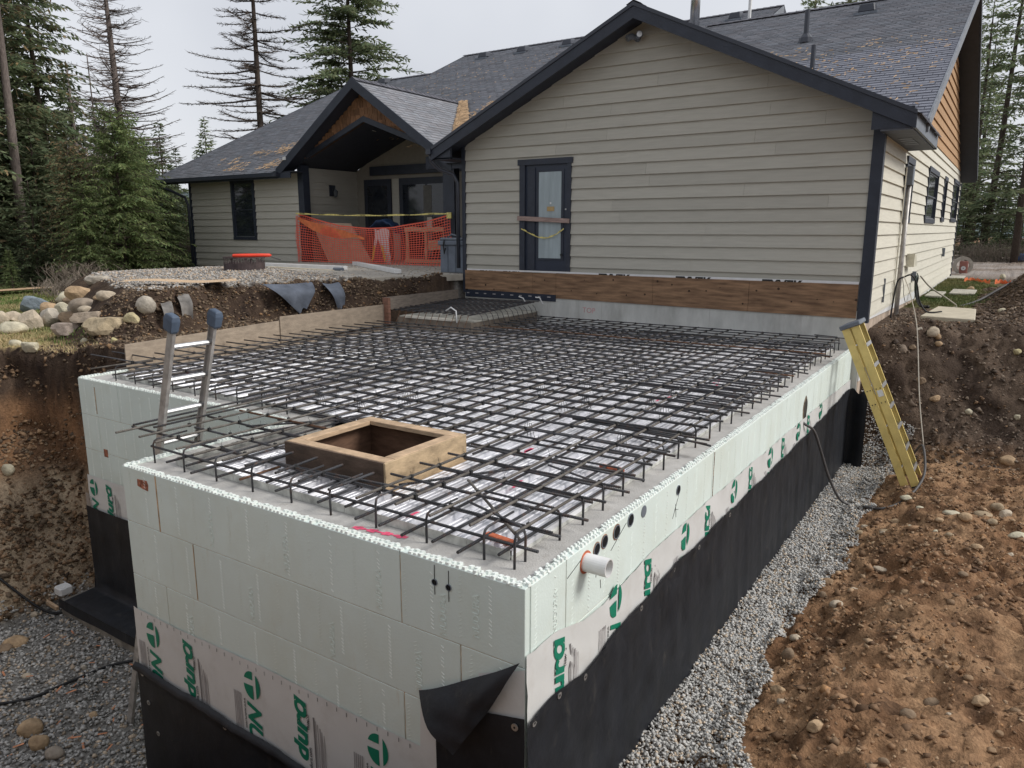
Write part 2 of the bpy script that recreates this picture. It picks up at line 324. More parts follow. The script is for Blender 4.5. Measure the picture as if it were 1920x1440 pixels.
g = npmesh('ground', np.stack([GX, GY, GZ], -1).reshape(-1, 3), F, GROUND, None, GC.reshape(-1, 3), True); meta(g, kind='structure')
def tz(x, y): return float(terrain(np.array([x]), np.array([y]))[0])
def rocks_np(P, Rr, seed=0, flat=.65, k=0):
    """one array of small angular stones: P (n,3), Rr (n,)"""
    rs = np.random.RandomState(seed); n = len(P)
    base = np.array([[1,0,0],[-1,0,0],[0,1,0],[0,-1,0],[0,0,1],[0,0,-1],[.62,.62,.5],[-.62,.62,-.5],[.62,-.62,-.5],[-.62,-.62,.5]], float)[:6]
    tri = np.array([[0,2,4],[2,1,4],[1,3,4],[3,0,4],[2,0,5],[1,2,5],[3,1,5],[0,3,5]])
    V = base[None]*(1+rs.uniform(-.38, .38, (n, 6, 1))) ; V[:, :, 2] *= flat
    V += rs.uniform(-.28, .28, (n, 6, 3))
    a = rs.uniform(0, 6.28, n); b = rs.uniform(-.7, .7, n); ca, sa, cb, sb = np.cos(a), np.sin(a), np.cos(b), np.sin(b)
    y2 = V[:, :, 1]*cb[:, None]-V[:, :, 2]*sb[:, None]; z2 = V[:, :, 1]*sb[:, None]+V[:, :, 2]*cb[:, None]
    X = V[:, :, 0]*ca[:, None]-y2*sa[:, None]; Y = V[:, :, 0]*sa[:, None]+y2*ca[:, None]
    V = np.stack([X, Y, z2], -1)*Rr[:, None, None]+P[:, None, :]
    F = (tri[None]+(np.arange(n)*6)[:, None, None]).reshape(-1, 3)
    return V.reshape(-1, 3), F
GRAV = mat('crushed_gravel', (1, 1, 1), .85, var=.12, scale=60, tint=True)
def gravel(name, label, cat, P, Rr, c0, c1, seed, kind='stuff', warm=.15):
    rs = np.random.RandomState(seed+5); V, F = rocks_np(P, Rr, seed); n = len(P)
    f = rs.rand(n, 1)**.9; c = lin(c0)*(1-f)+lin(c1)*f; w = (rs.rand(n, 1) < warm); c = np.where(w, c*np.array([1.15, .95, .75]), c)
    o = npmesh(name, V, F, GRAV, None, np.repeat(c, 6, axis=0)); meta(o, label, cat, kind=kind); return o
rs = np.random.RandomState(3)
# light crushed gravel strip along the right foundation wall
n = 42000; y = rs.uniform(-1.2, 9.9, n); edge = .62+.12*np.sin(y*1.3)+.28*sm(6.5, 9.3, y)+.30*sm(2.5, .3, y)*.6
x = .015+rs.rand(n)**.9*(edge+fbm(y, y*0, 2.2, 3, 4)*.16); z = terrain(x, y)+rs.uniform(-.01, .025, n)+.05*(1-x/1.0)
gravel('gravel', 'pale crushed gravel strip along the black foundation sheet', 'gravel', np.stack([x, y, z], 1), rs.uniform(.009, .020, n), (.33, .325, .31), (.62, .61, .585), 1)
# darker gravel on the left pit floor
n = 20000; x = rs.uniform(-9.0, -3.85, n); y = rs.uniform(-2.0, 1.9, n); z = terrain(x, y); k = (z < -2.90+rs.uniform(-.05, .10, n)); x, y, z = x[k], y[k], z[k]
gravel('gravel', 'dark grey crushed gravel on the left pit floor', 'gravel', np.stack([x, y, z+rs.uniform(-.006, .02, len(x))], 1), rs.uniform(.012, .032, len(x)), (.20, .195, .185), (.54, .525, .50), 2)
# gravel pad left of the house
n = 20000; x = rs.uniform(-19, -8.3, n); y = rs.uniform(3.6, 11.8, n)
ypd = np.interp(x, [-24, -17, -14, -12, -10.5, -9.3], [10, 7.0, 5.2, 4.6, 3.9, 3.7]); xed = XE(y)
k = (y > ypd-.1) & (x < xed+.05); x, y = x[k], y[k]; z = terrain(x, y)
gravel('gravel', 'pale gravel pad in front of the left wing of the house', 'gravel', np.stack([x, y, z+.005], 1), rs.uniform(.014, .036, len(x)), (.20, .185, .17), (.55, .52, .48), 3, warm=.3)
# broken clods of the same soil
n = 11000; x = rs.uniform(.60, 4.2, n); y = rs.uniform(-1, 9.6, n); cl = vnoise(x*1.3+5, y*1.3, 37)*.6+vnoise(x*4, y*4, 38)*.5; k = rs.rand(n)*.9 < cl**1.6; x, y = x[k], y[k]; z = terrain(x, y)
gravel('clods', 'broken clods of damp brown earth right of the gravel strip', 'soil', np.stack([x, y, z], 1), rs.uniform(.012, .034, len(x))*(1+(rs.rand(len(x)) < .08)*1.1), (.09, .052, .030), (.36, .22, .125), 14, warm=.0)
n = 5200; x = rs.uniform(-11.2, -7.8, n); y = rs.uniform(-.5, 3.2, n); z = terrain(x, y); k = (z < .05) & (z > -3.05); x, y, z = x[k], y[k], z[k]
gravel('clods', 'broken clods of reddish earth on the left cut bank', 'soil', np.stack([x, y, z], 1), rs.uniform(.015, .05, len(x)), (.08, .048, .03), (.34, .22, .13), 15, warm=.0)
n = 3500; x = rs.uniform(1.35, 2.7, n); y = rs.uniform(12.5, 22, n); z = terrain(x, y)
gravel('clods', 'dark clods covering the soil mound at the right edge', 'soil', np.stack([x, y, z], 1), rs.uniform(.02, .06, len(x)), (.05, .035, .026), (.17, .12, .085), 16, warm=.0)
# clods and pebbles in the brown dirt
n = 26000; x = rs.uniform(.62, 4.2, n); y = rs.uniform(-1, 9.6, n); cl = vnoise(x*1.8, y*1.8, 31); k = rs.rand(n) < cl; x, y = x[k], y[k]; z = terrain(x, y)
gravel('pebbles', 'small pebbles and clods scattered in the brown dirt', 'pebbles', np.stack([x, y, z+.002], 1), rs.uniform(.005, .020, len(x))*(1+(rs.rand(len(x)) < .06)*1.4), (.12, .07, .04), (.42, .29, .18), 4)
n = 7000; x = rs.uniform(.2, 4.5, n); y = rs.uniform(9.2, 14, n); z = terrain(x, y)
gravel('pebbles', 'small stones and clods stuck in the bank right of the house', 'pebbles', np.stack([x, y, z], 1), rs.uniform(.008, .035, n)*(1+(rs.rand(n) < .05)*1.0), (.05, .036, .028), (.26, .20, .15), 5)
n = 30000; x = rs.uniform(-11.6, -7.75, n); y = rs.uniform(-1, 9.5, n); z = terrain(x, y); xed = XE(y)
k = ((y > 2) & (x > xed)) | ((y < 3.6) & (z < .1) & (z > -3.05)) | ((y < 4.) & (y > 2.2) & (x > -10)); x, y, z = x[k], y[k], z[k]
gravel('pebbles', 'stones and clods in the dark earth bank on the left', 'pebbles', np.stack([x, y, z], 1), rs.uniform(.008, .034, len(x))*(1+(rs.rand(len(x)) < .04)*.9), (.05, .035, .025), (.26, .19, .125), 6)
# ---------------------------------------------------------------- lettering
def text_mesh(s, size, bold=.0, shear=0., ext=0.0):
    c = bpy.data.curves.new('lettering', 'FONT'); c.body = s; c.size = size; c.offset = bold; c.shear = shear; c.extrude = ext; c.align_x = 'LEFT'; c.align_y = 'BOTTOM_BASELINE'; c.resolution_u = 3
    o = bpy.data.objects.new('lettering', c); COL.objects.link(o); dg = bpy.context.evaluated_depsgraph_get(); me = bpy.data.meshes.new_from_object(o.evaluated_get(dg))
    COL.objects.unlink(o); bpy.data.objects.remove(o); return me
TM = {}
def letter(name, s, size, org, xd, n, m, parent, bold=.0, shear=0., squash=1., ext=0.):
    key = (s, size, bold, shear, ext)
    if key not in TM: TM[key] = text_mesh(*key)
    me = TM[key]
    if me.materials and me.materials[0] != m: me = me.copy(); me.materials.clear()
    if not me.materials: me.materials.append(m)
    o = bpy.data.objects.new(name, me); X = Vector(xd).normalized(); Z = Vector(n).normalized(); Y = Z.cross(X)
    M = Matrix(((X.x, Y.x, Z.x), (X.y, Y.y, Z.y), (X.z, Y.z, Z.z))).to_4x4()
    o.matrix_basis = Matrix.Translation(Vector(org)-rootof(parent)) @ M @ Matrix.Diagonal((1, squash, 1, 1)); put(o, parent); return o
# ---------------------------------------------------------------- foundation of insulated concrete forms
FD = thing('foundation', 'new foundation of pale green foam blocks with white printed membrane and black sheet below', 'foundation', (0, 0, -1.9))
CH = .457
def blocks(axis, fixed, sgn, a0, a1, joints, levels):
    """axis 'x': wall runs along x at y=fixed; axis 'y': along y at x=fixed; sgn = outward side"""
    for k in levels:
        zt = -k*CH; zb = zt-CH; js = sorted([a0]+[j for j in joints[k % 2] if a0+.05 < j < a1-.05]+[a1])
        for i in range(len(js)-1):
            g = .0035; m = MB(); o0, o1 = sorted((fixed, fixed-sgn*.05))
            if axis == 'x': m.box((js[i]+g, o0, zb+g*.6), (js[i+1]-g, o1, zt-(g*.6 if k else .002)))
            else: m.box((o0, js[i]+g, zb+g*.6), (o1, js[i+1]-g, zt-(g*.6 if k else .002)))
            m.build('foam_block', FOAM, FD, bevel=.003)
blocks('x', 0, -1, -3.78, 0, ([-3.32, -.865], [-2.91, -.43]), range(3))
blocks('y', 0, 1, .05, 9.5, ([.43, 2.93, 5.4, 7.85], [1.6, 4.1, 6.6]), range(2))
blocks('x', 1.666, -1, -7.74, -3.79, ([-6.84, -4.4], [-6.1, -7.35]), range(3))
bk = MB()                                                  # rusty backing seen in the joints, and the plain lower forms
bk.box((-3.77, .0055, -1.36), (-.06, .062, -.03)); bk.box((-.062, .06, -.92), (-.0055, 9.49, -.03)); bk.box((-7.73, 1.6715, -1.36), (-3.79, 1.728, -.03))
bk.build('joint_backing', RUSTY, FD)
lw = MB(); lw.box((-3.78, .004, -3.3), (0, .06, -1.375)); lw.box((-.06, .07, -3.3), (-.004, 9.5, -.918)); lw.box((-7.74, 1.67, -3.3), (-3.79, 1.73, -1.375))
lw.box((-3.78, .06, -3.3), (-3.72, 1.665, -.002)); lw.box((-7.74, 1.73, -3.3), (-7.68, 9.5, -.002)); lw.build('foam_wall', FOAM, FD)
cc = MB(); t = -.012
cc.box((-3.72, .062, -3.3), (-.062, .27, t)); cc.box((-.27, .27, -3.3), (-.062, 9.5, t)); cc.box((-7.68, 1.73, -3.3), (-3.46, 1.96, t)); cc.box((-3.72, .27, -3.3), (-3.46, 1.73, t)); cc.box((-7.68, 1.96, -3.3), (-7.42, 9.5, t))
cc.build('concrete_core', CONC, FD)
# ragged interlock nubs along the top edge
rs = np.random.RandomState(11)
def nubs(p0, p1, inward, n):
    tt = (np.arange(n)+.5)/n; P = np.array(p0)[None]+(np.array(p1)-np.array(p0))[None]*tt[:, None]; off = np.array(inward)[None]
    A = P+off*(.018+rs.uniform(-.003, .003, (n, 1))); B = P+off*(.050+rs.uniform(-.006, .006, (n, 1)))+(np.array(p1)-np.array(p0))[None]*.5/n
    k = rs.rand(n) > .12; k2 = rs.rand(n) > .25
    return np.concatenate([A[k], B[k2]])
NUB = mat('torn_foam', (.80, .84, .80), .9, var=.1, scale=30); tb = MB()
def teeth(p0, p1, inward, n):
    p0, p1, q = Vector(p0), Vector(p1), Vector(inward); d = (p1-p0).normalized()
    for i in range(n):
        c = p0.lerp(p1, (i+.5)/n); step = (p1-p0).length/n; rag = rnd.random()
        for row, off in ((0, .015), (1, .048)):
            if rnd.random() < (.06 if row == 0 else .10): continue
            cc = c+q*off+d*(step*.5*row+rnd.uniform(-.003, .003)); a = step*.33*rnd.uniform(.8, 1.1); b = .012*rnd.uniform(.85, 1.2); h = .004+.012*rnd.random()**.6; sk = q*b*.6
            vs = [cc-d*a-q*b-d*.006, cc+d*a-q*b-d*.006, cc+d*a+q*b+d*.006, cc-d*a+q*b+d*.006]; tp = [p.lerp(cc, .22)+Vector((0, 0, h)) for p in vs]; tb.add([p-Vector((0, 0, .004)) for p in vs]+tp, [(4,5,6,7),(0,1,5,4),(1,2,6,5),(2,3,7,6),(3,0,4,7)])
teeth((-3.77, 0, 0), (-.03, 0, 0), (0, 1, 0), 96); teeth((0, .03, 0), (0, 9.45, 0), (-1, 0, 0), 240); teeth((-7.72, 1.666, 0), (-3.8, 1.666, 0), (0, 1, 0), 100); teeth((-7.74, 1.7, 0), (-7.74, 3.4, 0), (1, 0, 0), 42); teeth((-3.78, .03, 0), (-3.78, 1.6, 0), (1, 0, 0), 42)
meta(tb.build('foam_nubs', NUB, FD), kind='stuff')
P = np.concatenate([np.stack([rs.uniform(-.35, -.01, 30), rs.uniform(.0, .06, 30), rs.uniform(-.004, .006, 30)], 1), np.stack([rs.uniform(-.06, .0, 30), rs.uniform(0, .4, 30), rs.uniform(-.004, .006, 30)], 1)])
V, F = rocks_np(P, rs.uniform(.006, .017, len(P)), 13, .5); meta(npmesh('foam_crumbs', V, F, NUB, FD), kind='stuff')
# moulded relief ticks and lettering on the foam faces
tk = MB()
def ticks(axis, fixed, sg, a, z0, z1, dx):
    z = z0
    while z > z1:
        s = .010; tl = .012*dx; w = .0035
        pts = [(a-s, z), (a-s+w, z+w), (a+s+w, z-tl+w), (a+s, z-tl)]
        if rnd.random() > .15:
            q = [((p[0], fixed, p[1]) if axis == 'x' else (fixed, p[0], p[1])) for p in pts]; q2 = [((p[0], fixed+sg*.0025, p[1]) if axis == 'x' else (fixed+sg*.0025, p[0], p[1])) for p in pts]
            tk.add(q+q2, [(4,5,6,7),(0,1,5,4),(1,2,6,5),(2,3,7,6),(3,0,4,7)])
        z -= .024
for k in range(3):
    for i in range(18):
        a = -3.68+i*.2032+(.07 if k % 2 else 0)
        if a < -.05: ticks('x', 0, -1, a, -k*CH-.05, -(k+1)*CH+.03, 1 if i % 2 else -1)
for k in range(1):
    for i in range(46): ticks('y', 0, 1, .1+i*.2032, -.05, -.44, 1 if i % 2 else -1)
for k in range(3):
    for i in range(18): ticks('x', 1.666, -1, -7.6+i*.2032, -k*CH-.05, -(k+1)*CH+.03, 1)
o = tk.build('relief_marks', NUB, FD); meta(o, kind='stuff')
for x, z in ((-2.65, -.42), (-1.85, -.40), (-1.02, -.42), (-.30, -.38), (-.53, -.44), (-2.25, -.88), (-1.45, -.90), (-3.0, -1.33), (-.72, -.86)):
    letter('moulded_lettering', 'NUDURA', .062, (x, -.0005, z), (0, 0, 1), (0, -1, 0), FOAM, FD, .001, 0, 1, .003)
letter('moulded_lettering', 'NUDURA', .062, (.0005, .33, -.40), (0, 0, 1), (1, 0, 0), FOAM, FD, .001, 0, 1, .002)
# orange marks and the vertical rust line
def patch(name, pts, n, m, seed=0):
    mb = MB(); mb.add(pts, [tuple(range(len(pts)))]); return mb.build(name, m, FD)
SPR = mat('faded_orange_spray', (.34, .20, .13), .9, var=.5, scale=30)
mb = MB(); mb.prism([(-3.57, -.075), (-3.44, -.068), (-3.425, -.10), (-3.435, -.15), (-3.50, -.145), (-3.575, -.13)], 'y', -.0022, 0); mb.build('orange_spray_mark', mat('orange_spray', (.36, .14, .085), .9, var=.5, scale=28), FD)
for lo, hi in (((-3.328, -.002, -.455), (-3.314, .0, -.01)), ((-2.914, -.002, -.90), (-2.907, 0, -.46))): mb = MB(); mb.box(lo, hi); mb.build('rust_line', RUSTY, FD)
mb = MB(); mb.box((-7.30, 1.6635, -.96), (-7.21, 1.665, -.86)); mb.build('orange_spray_mark', MATS['orange_spray'], FD); mb = MB(); mb.box((-7.365, 1.6635, -.42), (-7.35, 1.665, -.08)); mb.build('rust_line', RUSTY, FD)
mb = MB()
for i in range(14):
    x = -1.36+i*.028; w = .018+.012*math.sin(i*1.7); mb.add([(x, .125+.004*i-w, -.009), (x+.03, .13+.004*i-w*.9, -.009), (x+.03, .13+.004*i+w, -.009), (x, .125+.004*i+w*.8, -.009)], [(0, 1, 2, 3)])
mb.build('pink_spray_line', PINK, FD)
# printed membrane band
def sheet(name, fn, nu, nv, m, smooth=True): return MB().grid(fn, nu, nv).build(name, m, FD, smooth=smooth, fix=False)
def wr(a, b, s=1.): return s*(.0035*math.sin(a*7.3+b*5)+.003*math.sin(a*17-b*9)+.002*math.sin(a*31+b*23))
sheet('membrane', lambda u, v: (-3.815+u*3.105, -.008-abs(wr(u*3.1, v)), -1.215-.012*math.sin(u*9)-v*1.2), 60, 10, MEMB)
sheet('membrane', lambda u, v: (-.725+u*.14-.03*v*(1-u), -.010-abs(wr(u, v*2)), -.83-v*1.4), 4, 14, MEMB)
sheet('membrane', lambda u, v: (-.30+u*.302, -.008, -.46+.10*(u-1)*1.2-v*.5), 6, 6, MEMB)
def mtop(y): return float(np.interp(y, [0, .3, .62, .9, 1.3, 1.9, 3, 6, 8.3, 9.5], [-.375, -.385, -.46, -.47, -.44, -.40, -.40, -.42, -.44, -.47]))+.006*math.sin(y*5)
def btop(y): return float(np.interp(y, [0, .31, .62, 1, 1.5, 2.0, 2.4, 3.4, 4.8, 7, 8.4, 9.5], [-.75, -.74, -.78, -.73, -.70, -.66, -.67, -.66, -.66, -.64, -.60, -.57]))+.010*math.sin(y*6.5)
sheet('membrane', lambda u, v: (.008+abs(wr(u*9.5, v, 1.6)), .0+u*9.5, mtop(u*9.5)+(-1.0-mtop(u*9.5))*v), 140, 8, MEMB)
sheet('membrane', lambda u, v: (-7.76+u*4.0, 1.655-abs(wr(u*4, v)), -1.27-v*.6), 40, 6, MEMB)
# prints
def logo(cx, cz, face, flip=1, r=.112, at=0):
    """round emblem: a disc cut by a T of bare sheet"""
    mb = MB()
    def P(a, b):
        a *= .8; q = (cx + a*flip, cz + b)
        return (q[0], -.0155, q[1]) if face == 'f' else ((.0185, q[0], q[1]) if face == 'r' else (q[0], 1.645, q[1]))
    def seg(a0, a1, xcut=None):
        pts = [(r*math.cos(t), r*math.sin(t)) for t in np.linspace(a0, a1, 12)]; return pts
    right = [p for p in [(r*math.cos(t), r*math.sin(t)) for t in np.linspace(-1.05, 1.05, 12)]]; mb.add([P(*p) for p in right], [tuple(range(12))])
    tl = [(r*math.cos(t), r*math.sin(t)) for t in np.linspace(1.42, 2.75, 10)]+[(.015, .045)]; mb.add([P(*p) for p in tl], [tuple(range(11))])
    bl = [(r*math.cos(t), r*math.sin(t)) for t in np.linspace(3.2, 4.85, 12)]+[(.015, .0)]; mb.add([P(*p) for p in bl], [tuple(range(13))])
    mb.build('printed_emblem', GRN, FD, fix=False)
def prints(face, c1, c2, z0):
    if face == 'f': n = (0, -1, 0); Q = lambda a, z, d=.0150: (a, -d, z); up = 1
    elif face == 'r': n = (1, 0, 0); Q = lambda a, z, d=.0180: (d, a, z); up = 1
    else: n = (0, -1, 0); Q = lambda a, z, d=0: (a, 1.644, z); up = 1
    for a in c1:
        logo(a, z0-.125, face)
        letter('printed_lettering', 'NUDURA', .205, Q(a-.06, z0-.262), (0, 0, -1), n, GRN, FD, .007, .3)
        letter('printed_lettering', 'www.nudura.com', .034, Q(a-.105, z0-.26), (0, 0, -1), n, INK, FD, .0005)
        for i in range(5):
            m = MB(); b = a-.145-i*.018; m.add([Q(b, z0-.23), Q(b+.009, z0-.23), Q(b+.009, z0-.62), Q(b, z0-.62)], [(0, 1, 2, 3)]); m.build('fine_print', GREYP, FD, fix=False)
    for a in c2:
        letter('printed_lettering', 'dur\u0251', .235, Q(a+.075, z0-.515), (0, 0, 1), n, GRN, FD, .010, .22, .80)
        letter('printed_lettering', 'TREMCO', .030, Q(a+.105, z0-.25), (0, 0, 1), n, INK, FD, .0007)
        letter('printed_lettering', 'www.nudura.com', .042, Q(a+.115, z0-.68), (0, 0, 1), n, INK, FD, .0006)
        for i in range(6):
            m = MB(); b = a+.145+i*.020; w = .007 if i % 3 else .013; m.add([Q(b, z0-.13-.02*i), Q(b+w, z0-.13-.02*i), Q(b+w+.005, z0-.60), Q(b+.005, z0-.60)], [(0, 1, 2, 3)]); m.build('fine_print', GREYP if i else mat('print_grey_dark', (.2, .19, .19), .7), FD, fix=False)
prints('f', [-3.56, -2.32, -1.09], [-3.11, -1.83], -1.27)
prints('r', [1.06+1.24*i for i in range(6)], [.31+1.24*i for i in range(6)], -.40)
prints('b', [-7.62], [-7.28], -1.30)
mb = MB()
for i in range(34):
    x = -3.7+i*.09; z = -1.235-.005*math.sin(i); mb.add([(x, -.0145, z), (x+.004, -.0145, z), (x+.004, -.0145, z-.03), (x, -.0145, z-.03)], [(0, 1, 2, 3)])
mb.build('ruler_ticks', INK, FD, fix=False)
# black dimple sheet
def bs(u, v): 
    x = -3.83+u*3.83; zt = float(np.interp(x, [-3.83, -2, -.66, -.58, 0], [-1.70, -1.77, -1.84, -.86, -.735])) if x > -.66 else -1.70-.045*(x+3.83)+.01*math.sin(x*8)
    roll = .035*math.exp(-((v-.0)/.03)**2)*(1 if x < -.62 else .3); return (x, -.022-roll-abs(wr(x*2, v*2, 1.5))-.05*v*(1-u), zt+(-3.4-zt)*v)
def front_sheet():
    mb = MB()
    for (xa, xb, za, zb) in ((-3.83, -.60, -1.715, -1.86), (-.60, .012, -.88, -.735)):
        vs = [0, .008, .02, .035, .06, .1, .2, .4, .6, .8, 1]; N = max(4, int((xb-xa)/.08)); b = len(mb.v)
        for v in vs:
            for i in range(N+1):
                u = i/N; x = xa+(xb-xa)*u; zt = za+(zb-za)*u+(.008*math.sin(x*8) if xa < -1 else 0)
                bul = (.045*math.exp(-((v-.025)/.02)**2) if xa < -1 else .0)
                mb.v.append((x, -.020-bul-abs(wr(x*2, v*2, 1.3))-.03*v, zt+(-3.45-zt)*v))
        for j in range(len(vs)-1):
            for i in range(N): a = b+j*(N+1)+i; mb.f.append((a, a+1, a+N+2, a+N+1))
    mb.build('black_sheet', BLK, FD, smooth=True, fix=False)
front_sheet()
def rb(u, v):
    y = -.012+u*9.35; zt = btop(y); w = [0, .01, .03, .06, .12, .25, .5, .75, 1][int(round(v*8))]
    return (.020+.014*math.exp(-((w-.01)/.02)**2)+abs(wr(y*1.6, w*2, 2.2))+.01*w, y, zt+(-2.05-zt)*w)
sheet('black_sheet', rb, 150, 8, BLK)
def flap(u, v):                                            # loose folded corner
    A, B, Cc, D = Vector((-.72, -.03, -.83)), Vector((-.012, -.03, -.405)), Vector((-.165, -.05, -.69)), Vector((-.38, -.16, -1.04))
    p = A.lerp(B, u).lerp(D.lerp(Cc, u), v); p.y -= .05*math.sin(math.pi*v)*(1-.3*u)+.012*math.sin(u*9+v*4)+.008*math.sin(u*17-v*9)*v; p.z -= .02*math.sin(math.pi*u)*(1-v); return p
sheet('sheet_flap', flap, 14, 10, BLK)
sheet('black_sheet', lambda u, v: ((-7.83+u*3.9), (1.63 if v < .62 else 1.63-(v-.62)/.38*.42)-.012*math.sin(u*12)*(1-v), -1.70-.11*u*0-(min(v, .62)/.62)*1.15-(.03*(v-.62)/.38 if v > .62 else 0)), 30, 16, BLK)
mb = MB(); mb.box((-8.0, 1.25, -3.42), (-3.7, 1.66, -2.93)); mb.build('concrete_footing', mat('damp_footing', (.26, .24, .21), .9, var=.25, bump=.3), FD)
mb = MB(); mb.grid(lambda u, v: (-8.0+u*4.1, 1.235-.008*math.sin(u*20)-.02*v, -2.90-.11*v-.015*math.sin(u*9)*v), 24, 3); mb.build('black_sheet', BLK, FD, smooth=True, fix=False)
sheet('black_sheet', lambda u, v: (-7.79-.07*v-.02*math.sin(v*5), 1.66+.05*u-.10*v*u, -1.72-v*1.2), 6, 8, BLK)
sheet('black_sheet', lambda u, v: (.02+u*.28, 9.36+.02*math.sin(u*6)-.05*u, -.62+.04*math.sin(u*9)-v*1.35), 8, 6, BLK)
def washer(x, y, z, n, r=.021):
    mb = MB(); mb.ring((x, y, z), n, .006, r, .006, 14); w = mb.build('washer', ALU, FD)
    m2 = MB(); c = Vector((x, y, z))+Vector(n)*.005; m2.ring(c, n, 0.0005, .007, .003, 8); m2.build('screw', INK, w)
for x, z in ((-3.75, -1.80), (-3.70, -2.05), (-3.6, -2.3), (-2.66, -1.86), (-1.62, -1.98), (-.045, -.80)): washer(x, -.030, z, (0, -1, 0))
for y in (.045, .315, .63, 1.45, 2.05, 2.6, 3.4): washer(.028, y, btop(y)-.045, (1, 0, 0))
# pipe sleeves through the right face
SEAL = mat('brown_sealant', (.36, .20, .12), .9, var=.5, scale=30)
BLACKH = mat('hole_shade', (.008, .008, .009), .9)  # shade inside the pipe holes, painted as flat black discs
def sleeve(y, z, r, face='r', m=None, name='pipe_sleeve', L=.006):
    mb = MB(); c, n = (((0, y, z), (1, 0, 0)) if face == 'r' else ((y, 0, z), (0, -1, 0)))
    mb.ring(c, n, r*.86, r, L, 22); o = mb.build(name, m or GREYPL, FD, smooth=False)
    m2 = MB(); cc = Vector(c)+Vector(n)*.0018; m2.ring(cc, n, .0005, r*.87, .0008, 22); m2.build('opening', BLACKH, o)
    if r > .018 and face == 'r' and y < 1.2:
        m3 = MB(); m3.ring(c, n, r, r*1.13, .0028, 18); m3.build('foam_sealant', SEAL, FD)
for y, z, r in ((.80, -.075, .040), (.905, -.065, .042), (1.075, -.062, .047), (1.285, -.052, .045), (2.14, -.10, .038)): sleeve(y, z, r)
mb = MB(); mb.ring((0, 1.50, -.062), (1, 0, 0), .0005, .042, .004, 20); mb.build('capped_sleeve', GREYPL, FD)
mb = MB(); mb.ring((0, .66, -.105), (1, 0, 0), .049, .056, .155, 26); wp = mb.build('white_pipe', WHT, FD); mb = MB(); mb.ring((.002, .66, -.105), (1, 0, 0), .0005, .05, .001, 22); mb.build('opening', BLACKH, wp)
mb = MB(); mb.ring((0, .66, -.105), (1, 0, 0), .056, .070, .004, 22); mb.build('foam_sealant', RED, FD)
for x, z in ((-.605, -.125), (-.505, -.13)): sleeve(x, z, .020, 'f')
mb = MB(); mb.beam((-.605, -.002, -.02), (-.605, -.002, -.20), .003, .003, (0, 1, 0)); mb.beam((-.505, -.002, -.03), (-.505, -.002, -.215), .003, .003, (0, 1, 0)); mb.build('marker_line', INK, FD)
mb = MB(); cy, cz = 6.36, -.33; pts = [(cy+.115*math.cos(t)*(1+.08*math.sin(3*t)), cz+.165*math.sin(t)*(1+.06*math.cos(4*t))) for t in np.linspace(0, 6.28, 22)[:-1]]
mb.prism(pts, 'x', -.03, .0025); mb.build('wall_opening', mat('broken_hole', (.16, .125, .09), .95, var=.5, scale=14), FD)
mb = MB(); mb.prism([(cy+.02+(p[0]-cy)*.72, cz+(p[1]-cz)*.78) for p in pts], 'x', 0, .0045); mb.build('wall_opening', mat('broken_hole_shade', (.05, .045, .04), .95, var=.3), FD)  # darker inner patch paints the shade inside the broken hole
mb = MB(); mb.tube([(.003, 2.96, -.01), (.003, 2.955, -.2), (.003, 2.96, -.40)], .003, 5); mb.build('crack_line', SPR, FD)
mb = MB()
for a, b in (((2.16, -.14), (2.05, -.30)), ((2.10, -.20), (2.12, -.31)), ((2.08, -.24), (2.16, -.26)), ((.44, -.12), (.60, -.07)), ((1.0, -.16), (1.22, -.05)), ((.86, -.30), (.87, -.36)), ((.80, -.22), (.80, -.26))): mb.beam((.001, a[0], a[1]), (.001, b[0], b[1]), .003, .003, (1, 0, 0))
mb.build('marker_scribble', INK, FD)
# ---------------------------------------------------------------- steel deck
DK = thing('steel_deck', 'corrugated galvanised steel deck under the rebar on the foundation', 'steel deck', (-3.5, 3, 0))
def deckpanel(x0, x1, y0, y1):
    per = .1524; prof = []; x = x0
    while x < x1-.02:
        for dx, z in ((0, .004), (.036, .004), (.050, .040), (.060, .040), (.064, .034), (.072, .034), (.076, .040), (.1, .040), (.104, .034), (.112, .034), (.116, .040), (.1384, .040)):
            if x+dx <= x1: prof.append((x+dx, z))
        x += per
    prof.append((x1, .004)); mb = MB(); n = len(prof)
    for y in (y0, y1): mb.v += [(p[0], y, p[1]+rnd.uniform(-.001, .001)) for p in prof]
    mb.f = [(i, i+1, n+i+1, n+i) for i in range(n-1)]; mb.build('deck_panel', DECK, DK, fix=False)
xs = [-7.42+.6096*i for i in range(12)]
for x0 in xs:
    x1 = min(x0+.6096, -.27)
    if x1-x0 < .1: continue
    if x1 <= -3.46: deckpanel(x0, x1, 1.95, 9.5)
    elif x0 < -3.46: deckpanel(x0, x1, 1.95, 9.5)
    else:
        if x1 > -2.58 and x0 < -1.55:
            deckpanel(x0, x1, .28, .62)
            deckpanel(x0, x1, 1.56, 9.5)
            if x0 < -2.62: deckpanel(x0, -2.585, .62, 1.56)
            if x1 > -1.50: deckpanel(-1.545, x1, .62, 1.56)
        else: deckpanel(x0, x1, .28, 9.5)
ANG = mat('deck_edge_angle', (.56, .56, .52), .55, metal=.1, var=.3, scale=9)
x = -3.46
while x < -.3:
    x1 = min(x+rnd.uniform(.30, .42), -.27); mb = MB(); mb.box((x+.002, .262, -.010), (x1-.002, .266, .046)); mb.build('edge_angle', ANG, DK); x = x1
mb = MB(); mb.box((-.268, .27, -.010), (-.264, 9.5, .012)); mb.box((-.30, .27, .004), (-.268, 9.5, .009)); mb.build('edge_angle', ANG, DK)
x = -7.42
